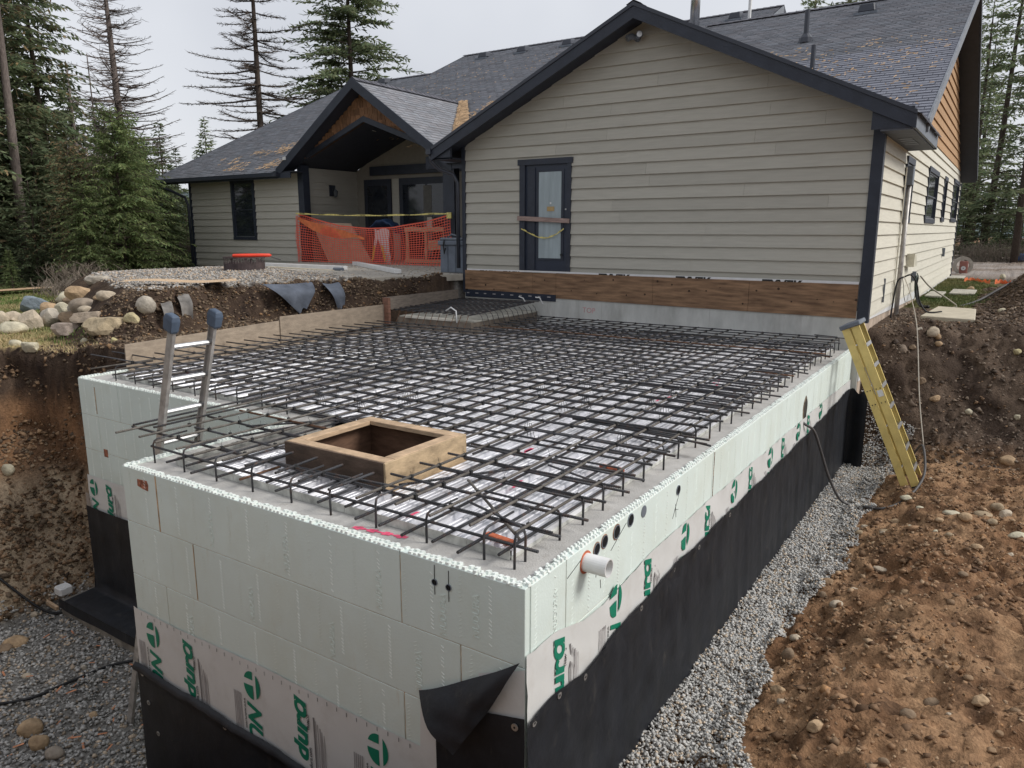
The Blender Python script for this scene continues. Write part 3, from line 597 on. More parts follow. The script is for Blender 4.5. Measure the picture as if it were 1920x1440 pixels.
while x < -3.5:
    x1 = min(x+.45, -3.46); mb = MB(); mb.box((x+.002, 1.94, -.010), (x1-.002, 1.945, .046)); mb.build('edge_angle', ANG, DK); x = x1
mb = MB(); mb.box((-3.462, .27, -.010), (-3.458, 1.945, .046)); mb.build('edge_angle', ANG, DK)
for (x, y, w) in ((-1.25, 1.9, .10), (-.9, 1.25, .12), (-6.7, 2.35, .14), (-4.3, 2.2, .12), (-1.15, .42, .1), (-.8, 5.5, .2), (-1.1, 4.4, .15)):
    mb = MB()
    for k in range(4): a = x+rnd.uniform(-w, w)*.5; b = y+rnd.uniform(-w, w); mb.add([(a, b, .0425), (a+.022, b, .0425), (a+.022, b+.12, .0425), (a, b+.1, .0425)], [(0, 1, 2, 3)])
    mb.build('pink_paint_mark', PINK, DK, fix=False)
# burnt timber scraps left on the deck
for nm, x, y, lb in (('timber_scrap', -.42, .37, 'rusty brown scrap block on the near corner of the deck'), ('timber_scrap', -.45, 1.93, 'orange brown scrap board on the right edge of the deck')):
    m = MB(); m.beam((x-.10, y+.01, .045), (x+.10, y-.02, .05), .05, .03); o = m.build('timber_scrap', RED, None, bevel=.004); meta(o, lb, 'wood scrap')
# ---------------------------------------------------------------- rebar mat
RB = thing('rebar_mat', 'tied mat of dark steel reinforcing bars covering the steel deck', 'rebar', (-3.5, 3, .15))
LM = {}
DUST = mat('dusty_rebar', (.135, .122, .108), .75, metal=.15, var=.35, scale=9, objvar=.2)
def barmesh(L, r=.0078, rusty=False, rib=False):
    r = r*1.24; k = (round(L, 1), r, rusty, rib)
    if k not in LM:
        mb = MB(); N = max(2, int(L/.5)) if not rib else int(L/.0085); sg = [rnd.uniform(-.005, .004) for _ in range(int(L)+3)]; bend = lambda x: float(np.interp(x, range(len(sg)), [0]+sg[1:])); mb.tube([(L*i/N, bend(L*i/N)*.6, bend(L*i/N+.37)) for i in range(N+1)], [r*((1.13 if i % 2 else .90) if rib else 1) for i in range(N+1)], 6 if not rib else 5)
        me = bpy.data.meshes.new('bar'); me.from_pydata(mb.v, [], mb.f); me.polygons.foreach_set('use_smooth', [len(p.vertices) == 4 for p in me.polygons]); me.materials.append({0: BAR, 1: BARR, 2: DUST}[int(rusty)]); LM[k] = me
    return LM[k]
def bar(a, b, r=.0078, rusty=False, parent=RB):
    a = Vector(a); b = Vector(b); d = b-a; rusty = 1 if (parent is RB and rnd.random() < .03) else rusty; o = bpy.data.objects.new('bar', barmesh(d.length, r, rusty, parent is RB and min(a.y, b.y) < 1.3 and max(a.z, b.z) > .12)); o.rotation_euler = d.to_track_quat('X', 'Z').to_euler(); o.location = a-rootof(parent); put(o, parent); return o
J = lambda s=.02: rnd.uniform(-s, s)
HX0, HX1, HY0, HY1 = -2.64, -1.49, .57, 1.62
topx, topy = [], []
y = 2.07
while y < 9.4:
    xl = -8.15 if y < 2.45 else (-7.62 if y < 7.0 else -5.62); bar((xl+J(.03), y+J(), .202+J(.006)), (-.06+J(.05), y+J(), .202+J(.006))); topx.append(y); y += .285
for i in range(27):
    x = -.21-i*.278
    if x < -7.4: break
    zt = .186+J(.004)
    if HX0 < x < HX1:
        bar((x+J(), .16+J(.04), zt), (x+J(), HY0-.02, zt)); bar((x+J(), HY1+J(.03), zt), (x+J(), 9.35, zt), rusty=2)
    elif x > -4.25: bar((x+J(), (.15 if x < -.3 else .22)+J(.04), zt), (x+J(), 9.35, zt), rusty=2)
    elif x > -5.6: bar((x+J(), 1.62+J(.1), zt), (x+J(), 9.35, zt), rusty=2)
    else: bar((x+J(), 1.62+J(.1), zt), (x+J(), 7.1, zt), rusty=2)
    topy.append(x)
for y in (.36, .64, .94, 1.24, 1.54, 1.82):
    xl = {.36: -4.22, .64: -3.75, .94: -4.0}.get(y, -3.95)
    if HY0 < y < HY1: bar((xl, y, .170), (HX0-.03, y+J(.01), .170)); bar((HX1+J(.03), y, .170), (-.06+J(.05), y+J(), .170))
    else: bar((xl, y, .170), (-.08+J(.04), y+J(.01), .170))
for i, x in enumerate((-4.2, -3.98)): bar((x, .36+i*.05, .186), (x+J(.03), 4.2, .186))
y = 2.2
while y < 9.3: bar((-7.5 if y < 7 else -5.6, y+J(.03), .072), (-.20+J(.04), y+J(.03), .088)); y += .285
for i in range(36):
    x = -.30-i*.205
    if x < -7.4: break
    if HX0 < x < HX1: bar((x, .22+J(.06), .058), (x, HY0-.02, .058)); bar((x, HY1, .058), (x+J(.03), 9.3, .058))
    else: bar((x+J(.02), (.12+J(.07) if x > -3.5 else 1.85+J(.1)), .058), (x+J(.03), (9.3 if x > -5.6 else 7.1), .058))
for y in (.30, .55, .85, 1.15, 1.45, 1.75):
    if HY0 < y < HY1: bar((-3.75+J(.1), y, .072), (HX0-.03, y, .072)); bar((HX1, y, .072), (-.15+J(.05), y, .072))
    else: bar((-3.85, y, .072), (-.10+J(.05), y, .072))
for a, b in (((-.95, .78, .19), (-.30, .42, .05)), ((-.92, .80, .10), (-.36, .60, .17)), ((-3.2, .52, .10), (-2.1, .46, .11)), ((-3.6, 1.05, .11), (-2.95, 1.9, .10)), ((-3.4, .8, .105), (-3.0, 2.1, .11)), ((-1.42, .62, .11), (-.85, 1.5, .115)), ((-2.6, .50, .1), (-1.2, .58, .12))): bar(a, b, .0078, 2 if a[2] > .15 else 0)
def dowel(x, y, dx, dy, L=.55, zt=.178):
    mb = MB(); r = .03; pts = [(x, y, -.03), (x+J(.004), y, zt-r*1.4), (x+dx*r*.4, y+dy*r*.4, zt-r*.4), (x+dx*r*1.4, y+dy*r*1.4, zt), (x+dx*L, y+dy*L, zt+J(.006))]
    mb.tube(pts, .0078, 6); mb.build('dowel', BAR, RB, smooth=True, fix=False)
y = .30
i = 0
while y < 9.4: dowel(-.185+J(.01), y, -1 if i % 3 else -.95, 0 if i % 3 else .3, .55, .180+J(.014)); y += .335+J(.05); i += 1
x = -.40
dowel(-.19, .185, 0, 1, .1, .186)
while x > -3.7: dowel(x, .195+J(.008), 0, 1, .30, .178+J(.01)); x -= .405+J(.02)
x = -4.05
while x > -7.5: dowel(x, 1.86+J(.01), 0, 1, .5, .178+J(.01)); x -= .40+J(.03)
for k in range(26):                                         # lapped doubles
    y = 2.07+.285*rnd.randrange(0, 24)+.028; x = rnd.uniform(-6.5, -1.2); L_ = rnd.uniform(.5, 1.6)
    if x < -4 and y > 6.5: continue
    bar((x, y, .186), (min(x+L_, -.1), y+J(.02), .188), rusty=2 if k % 3 == 0 else 0)
for k in range(16): y = 2.2+.285*rnd.randrange(0, 22); x = rnd.uniform(-1.4, -.5); bar((x, y+.03, .155+J(.02)), (-.02+J(.05), y+J(.05), .13+J(.03)))
tw = MB()
for yy in topx:
    for xx in topy:
        if (xx < -5.6 and yy > 7): continue
        a = rnd.uniform(0, 3); mx, my = xx+J(.012), yy+J(.012)
        tw.box((mx-.011, my-.011, .180), (mx+.011, my+.011, .214))
        if rnd.random() < .4 and yy < 6: tw.tube([(mx, my, .20), (mx+J(.015), my+J(.015), .20+rnd.uniform(.02, .045))], .0015, 3)
for yy in (.36, .64, .94, 1.24, 1.54, 1.82):
    for xx in topy[:14]:
        if HX0 < xx < HX1 and HY0 < yy < HY1: continue
        tw.box((xx-.010, yy-.010, .164), (xx+.010, yy+.010, .196)); tw.tube([(xx, yy, .19), (xx+J(.015), yy+J(.015), .19+rnd.uniform(.02, .05))], .0014, 3)
for k in range(60):                                         # wire supports standing on the deck
    x, y = rnd.uniform(-7.2, -.5), rnd.uniform(2.1, 7)
    for d in (-.03, -.01, .01, .03): tw.tube([(x+d, y, .19), (x+d*2, y+.02, .042)], .0026, 3)
for k in range(160):
    x, y = rnd.uniform(-4, -.3), rnd.uniform(.4, 5); tw.tube([(x, y, .046), (x+J(.04), y+J(.04), .05+rnd.uniform(0, .02))], .0014, 3)
meta(tw.build('tie_wire', INK, RB, fix=False), kind='stuff')
# raised foam step at the house end with its own mat
SP = thing('raised_step', 'raised step in the far left corner of the deck under its own bent rebar cage', 'concrete form', (-6.6, 8.3, 0))
mb = MB(); mb.box((-7.45, 7.30, 0), (-5.75, 9.46, .25)); mb.build('step_form', mat('dull_form_board', (.20, .165, .13), .85, var=.25), SP)
mb = MB(); mb.box((-7.25, 7.27, .25), (-6.15, 7.36, .29)); mb.build('foam_top', mat('pale_foam_board', (.66, .62, .53), .8, var=.15), SP, bevel=.005); mb = MB(); mb.box((-7.45, 7.365, .25), (-5.73, 9.46, .272)); mb.build('step_top', mat('step_top_grey', (.46, .44, .38), .85, var=.35, scale=4), SP)
for i in range(13): x = -7.42+i*.138; bar((x, 7.22, .38+J(.006)), (x+J(.03), 9.40, .44), parent=SP)
for i in range(15): y = 7.30+i*.148; bar((-7.52, y, .395+(y-7.3)*.028+J(.006)), (-5.66, y+J(.03), .40+(y-7.3)*.028), parent=SP)
for i in range(11):
    x = -7.3+i*.155; m = MB(); m.tube([(x, 7.22, .38), (x+.01, 7.16, .30), (x-.03, 7.08, .10)], .006, 5); m.build('hook', BARR, SP, fix=False)
for i in range(12):
    y = 7.45+i*.16; m = MB(); m.tube([(-5.70, y, .41), (-5.64, y, .36), (-5.56, y+.02, .12)], .006, 5); m.build('hook', BAR, SP, fix=False)
for k, (x, y) in enumerate(((-5.9, 9.3), (-5.55, 9.35), (-6.05, 7.3))):
    m = MB(); m.tube([(x, y, .42), (x-.06, y-.02, .52+.02*k), (x-.14, y-.05, .55)] if k < 2 else [(x-.25, y, .43), (x-.1, y-.05, .50), (x+.05, y-.1, .45), (x+.08, y-.12, .25)], .012, 6); o = m.build('conduit_stub', WHT, None, smooth=True); meta(o, ['white bent conduit stub left of the pair at the house wall', 'white bent conduit stub beside the concrete stem wall', 'white bent conduit arching over the near right corner of the raised step'][k], 'conduit')
# ---------------------------------------------------------------- timber hatch form
HB = thing('hatch_form', 'square timber box form standing open on the steel deck', 'timber form', (-2.22, 1.31, 0))
x0, x1, y0, y1, zt = -2.585, -1.545, .625, 1.555, .238
PL = mat('form_plywood_light', (.46, .34, .21), .8, var=.28, scale=4, bump=.2, bscale=25, stretch=(1.2, 1.2, 3))
PD = mat('form_plywood_dark', (.11, .075, .055), .8, var=.3, scale=4, bump=.2, bscale=25, stretch=(1.2, 1.2, 3))
for m_, lo, hi in ((PD, (x0, y0, -.12), (x1-.02, y0+.019, zt-.003)), (PL, (x1-.019, y0, -.12), (x1, y1, zt-.003)), (PL, (x0, y1-.019, -.12), (x1-.02, y1, zt-.003)), (PL, (x0, y0+.02, -.12), (x0+.019, y1-.02, zt-.003))):
    mb = MB(); mb.box(lo, hi); mb.build('plywood_side', m_, HB, bevel=.002)
w = .095
for lo, hi in (((x0+.02, y0+.02, zt-.038), (x1-.02, y0+.02+w, zt)), ((x0+.02, y1-.02-w, zt-.038), (x1-.02, y1-.02, zt)), ((x0+.02, y0+.022+w, zt-.038), (x0+.02+w, y1-.022-w, zt+.001)), ((x1-.02-w, y0+.022+w, zt-.038), (x1-.02, y1-.022-w, zt+.001))):
    mb = MB(); mb.box(lo, hi); mb.build('top_rail', WOOD, HB, bevel=.004)
mb = MB(); mb.box((x0+.02, y0+.02, -.8), (x0+.06, y1-.02, -.12)); mb.box((x1-.06, y0+.02, -.8), (x1-.02, y1-.02, -.12)); mb.box((x0+.06, y1-.06, -.8), (x1-.06, y1-.02, -.12)); mb.box((x0+.02, y0+.02, -.8), (x1-.02, y1-.02, -.78)); mb.build('inner_lining', PD, HB); mb = MB(); mb.box((x0+.0195, y0+.0195, -.118), (x0+.024, y1-.0195, zt-.04)); mb.box((x1-.024, y0+.0195, -.118), (x1-.0195, y1-.0195, zt-.04)); mb.box((x0+.0245, y1-.024, -.118), (x1-.0245, y1-.0195, zt-.04)); mb.build('inner_face', mat('hatch_inner_brown', (.15, .085, .055), .85, var=.25, stretch=(1, 1, 4)), HB)
mb = MB(); mb.box((x0+.45, y1-.35, -.5), (x0+.75, y1-.1, -.3)); mb.build('inner_brace', WOOD, HB)
# boards along the left edge
for i, (ya, yb, za, zb, ta, tb, m_) in enumerate(((2.28, 4.86, .03, .05, .345, .41, PLYW), (4.80, 7.24, .06, .10, .475, .475, PLYW), (7.22, 9.46, .36, .40, .60, .61, mat('grey_form_board', (.26, .22, .185), .85, var=.2, stretch=(1, 1, 5))))):
    mb = MB(); xo = -7.70+.02*(i == 1); v = [(xo, ya, za), (xo+.019, ya, za), (xo+.019, yb, zb), (xo, yb, zb), (xo, ya, ta), (xo+.019, ya, ta), (xo+.019, yb, tb), (xo, yb, tb)]
    mb.add(v, [(0,3,2,1),(4,5,6,7),(0,1,5,4),(1,2,6,5),(2,3,7,6),(3,0,4,7)]); o = mb.build('form_board', m_, None); meta(o, ['nearest grey plywood form board on the left edge of the slab', 'middle plywood form board on the left edge of the slab', 'far upper form board ending at the house corner'][i], 'board', 'form boards along the left edge of the slab')
mb = MB(); mb.box((-7.69, 7.18, .10), (-7.55, 7.24, .60)); o = mb.build('form_board', mat('reddish_board', (.25, .13, .09), .8, var=.3, stretch=(1, 1, 5)), None); meta(o, 'short upright reddish board end where the two form boards meet', 'board', 'form boards along the left edge of the slab')
mb = MB(); mb.box((-7.66, 2.28, .0), (-7.45, 4.9, .02)); mb.box((-7.5, 2.28, .02), (-7.46, 7.2, .05)); o = mb.build('form_ledger', PLYW, None); meta(o, 'flat weathered ledger strip at the foot of the left form boards', 'board')
# ---------------------------------------------------------------- ladders
LD = thing('extension_ladder', 'aluminium ladder with blue rubber end caps rising out of the left pit', 'ladder', (-5.13, .7, -3.17))
T0, T1 = Vector((-5.13, 0, -3.17)), Vector((-3.73, 0, 1.06)); d = (T1-T0).normalized(); upn = Vector((-d.z, 0, d.x))
for y in (.50, .90):
    a, b = T0+Vector((0, y, 0)), T1+Vector((0, y, 0)); mb = MB(); mb.beam(a, b, .010, .075, upn); s = .012 if y < .7 else -.012
    for sg in (-1, 1): mb.beam(a+upn*sg*.036+Vector((0, s, 0)), b+upn*sg*.036+Vector((0, s, 0)), .026, .005, upn)
    mb.build('side_rail', ALUD, LD)
    c = b; m2 = MB(); M = Matrix.Translation(c) @ Matrix(((0, upn.x, d.x), (1, 0, 0), (0, upn.z, d.z))).to_4x4()
    m2.prism([(-.030, -.05), (.030, -.05), (.036, .02), (.030, .05), (-.030, .05), (-.036, .02)], 'x', 0, 1)
    m2.v = []; m2.f = []
    for k, (wy, wx, zz) in enumerate(((.026, .046, -.06), (.036, .056, -.04), (.040, .060, .05), (.032, .050, .088), (.018, .03, .098))):
        for sx, sy in ((-1, -1), (1, -1), (1, 1), (-1, 1)): m2.v.append(tuple(M @ Vector((sx*wy, sy*wx, zz))))
        if k: q = (k-1)*4; m2.f += [(q+i, q+(i+1) % 4, q+4+(i+1) % 4, q+4+i) for i in range(4)]
    m2.f += [(3, 2, 1, 0), (16, 17, 18, 19)]; m2.build('end_cap', BLU, LD, bevel=.004)
L = (T1-T0).length; s = L-.20
while s > .1:
    c = T0+d*s; mb = MB(); mb.tube([c+Vector((0, .505, 0)), c+Vector((0, .895, 0))], .022, 8); mb.build('rung', ALU, LD, smooth=False); s -= .305
YL = thing('step_ladder', 'folded yellow fibreglass step ladder leaning on the far right corner of the foundation', 'ladder', (1.02, 8.05, -1.64))
A, B = Vector((1.00, 8.02, -1.66)), Vector((.055, 8.02, .47)); d = (B-A).normalized(); p = Vector((-d.z, 0, d.x)); p = p if p.x > 0 else -p
def rail(off, w, y, s, yo=0, flip=1):
    a, b = A+p*(off+w/2)+Vector((0, yo, 0)), B+p*(off+w/2)+Vector((0, yo, 0)); mb = MB(); mb.beam(a, b, .006, w, p)
    for sg in (-1, 1): mb.beam(a+p*sg*(w/2-.003)+Vector((0, flip*.015, 0)), b+p*sg*(w/2-.003)+Vector((0, flip*.015, 0)), .030, .006, p)
    mb.build('side_rail', YEL, YL)
rail(0, .095, 0, 1); rail(.125, .105, 0, 1); rail(.125, .105, 0, 1, .40, -1); rail(.0, .07, 0, 1, .38, -1)
L = (B-A).length
for k in range(8):
    s = L-.30*(k+1)
    if s < .05: break
    c = A+d*s+p*.18; mb = MB(); mb.beam(c, c+Vector((0, .40, 0)), .095, .018, d+p*.35); mb.beam(c+p*.045, c+p*.045+Vector((0, .40, 0)), .012, .05, d); mb.build('step', ALU, YL)
    c2 = A+d*(s+.02)+p*.05
    if k % 2 == 0: m3 = MB(); m3.tube([c2, c2+Vector((0, .38, 0))], .012, 6); m3.build('cross_bar', ALU, YL)
mb = MB(); c = B+d*.02+p*.12; mb.beam(c+Vector((0, -.03, 0)), c+Vector((0, .46, 0)), .27, .06, d); mb.build('top_cap', GREYPL, YL, bevel=.01)
for off in (.05, .18): mb = MB(); c = A+p*off-d*.01; mb.beam(c+Vector((0, -.01, 0)), c+Vector((0, .03, 0)), .10, .05, d); mb.build('foot', INK, YL)
mb = MB(); c = A+d*1.35+p*.18; mb.beam(c+Vector((0, -.006, 0)), c+Vector((0, -.004, 0)), .07, .09, d); mb.build('label_sticker', WHT, YL)
mb = MB()
for s in (1.42, 1.22):
    for off in (.03, .07, .15, .20): c = A+d*s+p*off; mb.ring(c+Vector((0, -.006, 0)), (0, -1, 0), .0005, .008, .003, 8)
mb.build('rivets', INK, YL)
mb = MB(); mb.beam(A+d*1.75+p*.11+Vector((0, -.004, 0)), A+d*1.35+p*.12+Vector((0, -.004, 0)), .02, .006); mb.build('spreader', ALUD, YL)
# ---------------------------------------------------------------- the house
HS = thing('house', 'single storey house with beige lap siding, dark trim and charcoal shingle roofs', 'house', (-7, 15, 0))
YW = 9.512; XR = .125; XL = -7.53; YL2 = 11.9; FZ = .93
def lap(frame, a0f, a1f, z0, z1, first, exp, holes, mt, parent, name='siding_plank', joints=True, proud=.034, seed=0, chunk=3.66):
    """frame(a, n, z) -> world point; a along wall, n outward; boards from z0 to z1 with laps at first + k*exp"""
    rr = random.Random(seed); k = math.floor((z0-first)/exp)
    while True:
        zb = first+k*exp; zt = zb+exp; k += 1
        if zb >= z1-.01: break
        if zt <= z0+.01: continue
        zb2, zt2 = max(zb, z0), min(zt, z1)
        aL, aR = a0f(zb2), a1f(zb2); aLt, aRt = a0f(zt2), a1f(zt2)
        if aL >= aR-.02: continue
        iv = [(aL, aR, zb2, zt2)]
        for (h0, h1, y0, y1) in holes:
            nv = []
            for (s, e, b, t) in iv:
                if h1 <= s or h0 >= e or y1 <= b+.005 or y0 >= t-.005: nv.append((s, e, b, t)); continue
                if h0 > s: nv.append((s, h0, b, t))
                if h1 < e: nv.append((h1, e, b, t))
                if y0 > b+.01: nv.append((max(s, h0), min(e, h1), b, y0))
                if y1 < t-.01: nv.append((max(s, h0), min(e, h1), y1, t))
            iv = nv
        for (s, e, b, t) in iv:
            cuts = [s]
            if joints and e-s > 2.2:
                c = s+rr.uniform(.8, chunk)
                while c < e-.6: cuts.append(c); c += chunk
            cuts.append(e)
            for i in range(len(cuts)-1):
                p, q = cuts[i]+(.0012 if i else 0), cuts[i+1]-(.0012 if i < len(cuts)-2 else 0)
                pt = max(p, aLt) if abs(p-aL) < 1e-6 and (b == zb2) else p; qt = min(q, aRt) if abs(q-aR) < 1e-6 and (b == zb2) else q
                if t >= z1-.001 and pt > qt: pt = qt = (pt+qt)/2
                f = lambda z: proud-(proud-.004)*(z-zb)/exp
                if pt >= qt: m = (pt+qt)/2; pt, qt = m-.001, m+.001
                v = [frame(p, 0, b), frame(q, 0, b), frame(q, f(b), b), frame(p, f(b), b), frame(pt, 0, t), frame(qt, 0, t), frame(qt, f(t), t), frame(pt, f(t), t)]
                mb = MB(); mb.add(v, [(0,1,2,3),(4,7,6,5),(3,2,6,7),(0,4,5,1),(0,3,7,4),(1,5,6,2)]); mb.build(name, mt, parent)
front = lambda y: (lambda a, n, z: (a, y-n, z)); side = lambda x: (lambda a, n, z: (x+n, a, z))
SL = .47; AX = -3.70; AZ = 5.30                            # gable wall apex under the roof
def gl(z): return max(XL+.0, AX-(AZ-z)/SL)
def gr(z): return min(XR-.0, AX+(AZ-z)/SL)
# wall cores
def wall(pts, axis, a0, a1, m=SID, name='wall'):
    mb = MB(); mb.prism(pts, axis, a0, a1); return mb.build(name, m, HS)
SHEATH = mat('white_house_wrap', (.72, .72, .72), .6, var=.05)
wall([(XL+.01, -.5), (XR-.01, -.5), (XR-.01, 3.46), (AX, 5.28), (XL+.01, 3.46)], 'y', YW, YW+.15, SHEATH)
wall([(YW+.15, .44), (27.85, .0), (27.85, 3.30), (18.9, 7.05), (10.6, 3.30), (YW+.15, 3.30)], 'x', XR-.16, XR-.001, SHEATH)
DOORH = (-6.17, -5.04, .9, 3.13)
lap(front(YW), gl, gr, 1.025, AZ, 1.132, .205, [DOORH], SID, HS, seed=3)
# right side wall
wins = [(12.42, 13.55, 1.95, 3.12), (16.5, 18.95, 1.98, 3.22), (20.9, 21.85, 2.05, 3.25), (24.45, 27.0, 2.08, 3.38)]
def sb(z): return YW+.09
def st(z): return 27.88
lap(side(XR), sb, st, .47, 3.30, 1.132-.205*4, .205, wins, mat('siding_side_lit', (.66, .63, .535), .7, var=.05, scale=2, bump=.1, bscale=28, stretch=(1, 1, 14), objvar=.04), HS, seed=5)  # lighter copy of the siding, with this side's brighter daylight in the colour
lap(side(XR), lambda z: 12.4, st, 3.30, 3.74, 1.132-.205*4, .205, [], MATS['siding_side_lit'], HS, seed=6)
lap(side(XR), lambda z: 16.5, lambda z: 27.88, .26, .47, 1.132-.205*4, .205, [], MATS['siding_side_lit'], HS, seed=9)
def sk(z): return (z-3.62)/SL+10.9
lap(side(XR), lambda z: max(12.5, (z-3.47)/.465+10.34+.1), lambda z: 27.45-(z-3.64)/.465, 3.75, 7.25, 3.75, .235, [], SHAKE2, HS, 'shake_course', seed=8, proud=.034, chunk=2.4)
# corner boards
def bx(name, lo, hi, m=TRIM, parent=HS, bevel=0): mb = MB(); mb.box(lo, hi); return mb.build(name, m, parent, bevel=bevel)
bx('corner_board', (XR-.115, YW-.046, .42), (XR+.046, YW, 3.42)); bx('corner_board', (XR+.0, YW, .42), (XR+.046, YW+.11, 3.38))
bx('corner_board', (XL-.03, YW-.046, .56), (XL+.05, YW, 3.50)); bx('corner_board', (XL-.03, YW, .56), (XL, YW+.12, 3.50))
bx('corner_board', (XR, 27.78, .0), (XR+.046, 27.92, 3.7))
# foundation parts of the old house
bx('stem_wall', (XL+.02, YW-.045, -3.2), (XR-.03, YW, .60), CONC2); bx('side_foundation', (XR-.10, YW+.001, -3.2), (XR-.025, 27.85, .50), CONCP)
mb = MB()
for x in (-5.0, -4.35, -3.2, -2.3, -1.4, -.8): mb.box((x, YW-.0475, .05), (x+.006, YW-.045, .50))
mb.build('form_seams', CONC, HS)
letter('pink_marking', 'TOP', .14, (-4.75, YW-.047, .30), (1, 0, -.03), (0, -1, 0), mat('pink_faded', (.55, .28, .28), .9, var=.3), HS, 0)
# plywood skirt
for (a, b, z0, z1, z2, z3) in ((-7.49, -5.86, .625, .605, 1.015, 1.012), (-5.855, -5.325, .605, .60, 1.01, 1.008), (-5.32, -3.345, .535, .515, 1.012, 1.008), (-3.34, -1.655, .515, .50, 1.008, 1.006), (-1.65, -.0, .50, .487, 1.006, 1.004)):
    mb = MB(); y0, y1 = YW-.062, YW-.045; v = [(a, y0, z0), (b, y0, z1), (b, y1, z1), (a, y1, z0), (a, y0, z2), (b, y0, z3), (b, y1, z3), (a, y1, z2)]
    mb.add(v, [(0,3,2,1),(4,5,6,7),(0,1,5,4),(1,2,6,5),(2,3,7,6),(3,0,4,7)]); mb.build('plywood_skirt', PLYB, HS)
mb = MB()
for i in range(26):
    x = -7.3+i*.29+rnd.uniform(-.06, .06); z = rnd.uniform(.62, .95); mb.ring((x, YW-.0625, z), (0, -1, 0), .0005, rnd.uniform(.008, .022), .0015, 7)
meta(mb.build('plywood_knots', mat('knot', (.05, .03, .02), .9), HS), kind='stuff')
FL = bx('flashing_membrane', (-7.49, YW-.060, .47), (-5.33, YW-.046, .612), mat('black_flashing', (.022, .028, .045), .5, var=.1))
for i in range(10):
    x = -7.45+i*.215; mb = MB(); mb.box((x, YW-.0615, .542), (x+(.075 if i % 2 else .06), YW-.060, .560)); mb.build('printed_mark', GREYP, FL)
WRAP = bx('house_wrap_strip', (-7.45, YW-.046, .98), (.0, YW-.0445, 1.045), SHEATH)
for x in (-7.12, -6.55): letter('wrap_lettering', 'TYVEK', .13, (x, YW-.047, .928), (1, 0, -.002), (0, -1, 0), INK, HS, .004, 0, 1)
for x in (-4.42, -2.93, -1.45): letter('wrap_lettering', 'TYVEK', .21, (x, YW-.047, .885), (1, 0, -.002), (0, -1, 0), INK, HS, .008, 0, 1)
# door in the gable wall
D = bx('door', (-6.05, YW-.005, 1.02), (-5.12, YW+.04, 3.03), mat('door_paint', (.022, .030, .052), .4, var=.08, spec=.5))
y0 = YW-.045
bx('door_trim', (-6.17, y0, .985), (-6.05, YW+.02, 3.03), TRIM, D); bx('door_trim', (-5.12, y0, .985), (-5.04, YW+.02, 3.03), TRIM, D); bx('door_trim', (-6.21, y0-.006, 3.03), (-5.01, YW+.02, 3.135), TRIM, D)
bx('door_panel', (-5.98, YW-.025, 1.05), (-5.83, YW-.006, 2.98), TRIM, D); bx('threshold', (-6.05, YW-.055, 1.0), (-5.12, YW+.0, 1.022), ALU, D)
bx('glass_frame', (-5.80, YW-.016, 1.25), (-5.20, YW-.0055, 2.93), TRIM, D)
CUR = mat('white_curtain', (.36, .42, .44), .35, var=.12, scale=1.5, stretch=(6, 1, .8))
mb = MB(); mb.grid(lambda u, v: (-5.745+u*.49, YW-.0175-.0012*math.sin(u*26+math.sin(v*3)), 1.29+v*1.60), 40, 10); mb.build('curtained_glass', CUR, D, smooth=True)
bx('paper_note', (-5.56, YW-.024, 2.17), (-5.40, YW-.0225, 2.255), mat('brown_paper', (.45, .32, .15), .8), D); bx('paper_note', (-5.50, YW-.024, 2.30), (-5.465, YW-.0225, 2.335), WHT, D)
mb = MB(); mb.ring((-5.23, YW-.03, 1.36), (0, -1, 0), .0005, .022, .02, 10); mb.build('door_knob', INK, D); mb = MB(); mb.ring((-5.14, YW-.03, 2.2), (0, -1, 0), .0005, .015, .02, 8); mb.build('door_lock', ALU, D)
mb = MB(); mb.beam((-6.20, YW-.064, 2.045), (-5.05, YW-.064, 1.985), .03, .085); o = mb.build('wood_bar', mat('grey_pink_lumber', (.33, .24, .21), .85, var=.25, stretch=(1, 1, 8)), None, bevel=.003); meta(o, 'weathered wooden board nailed across the dark door', 'board')
mb = MB(); pts = [(-6.12+.95*t, YW-.055, 1.83-.17*math.sin(math.pi*t**1.15)+.0*t) for t in np.linspace(0, 1, 16)]
for i in range(15):
    a, b = pts[i], pts[i+1]; w = .025+.008*math.sin(i*2); mb.add([a, b, (b[0], b[1]-.004, b[2]+w), (a[0], a[1]-.004, a[2]+w)], [(0, 1, 2, 3)])
o = mb.build('caution_tape', TAPE, None, fix=False); meta(o, 'short sagging yellow caution tape tied across the lower half of the dark door', 'tape')
def window(a0, a1, z0, z1, fr, top=.11, bot=.10, sd=.085):
    q = lambda p0, p1: (tuple(min(a, b) for a, b in zip(p0, p1)), tuple(max(a, b) for a, b in zip(p0, p1)))
    mb = MB()
    for (s, e, b, t, n) in ((a0, a1, z1-top, z1, .055), (a0, a1, z0, z0+bot, .055), (a0, a0+sd, z0+bot, z1-top, .048), (a1-sd, a1, z0+bot, z1-top, .048)): mb.box(*q(fr(s, .0, b), fr(e, n, t)))
    w = mb.build('window', TRIM, HS)
    m2 = MB(); i0, i1, j0, j1 = a0+sd, a1-sd, z0+bot, z1-top
    for (s, e, b, t) in ((i0, i1, j1-.035, j1), (i0, i1, j0, j0+.035), (i0, i0+.035, j0+.035, j1-.035), (i1-.035, i1, j0+.035, j1-.035), (i0+.035, i1-.035, (j0+j1)/2-.015, (j0+j1)/2+.015)): m2.box(*q(fr(s, .0, b), fr(e, .022, t)))
    m2.build('sash', GUT, w); m3 = MB(); m3.box(*q(fr(i0+.03, .002, j0+.03), fr(i1-.03, .008, j1-.03))); m3.build('pane', GLASS, w)
    m5 = MB(); m5.box(*q(fr(i0, .022, j0+.001), fr(i1, .032, j0+.012))); m5.build('sill', ALU, w)
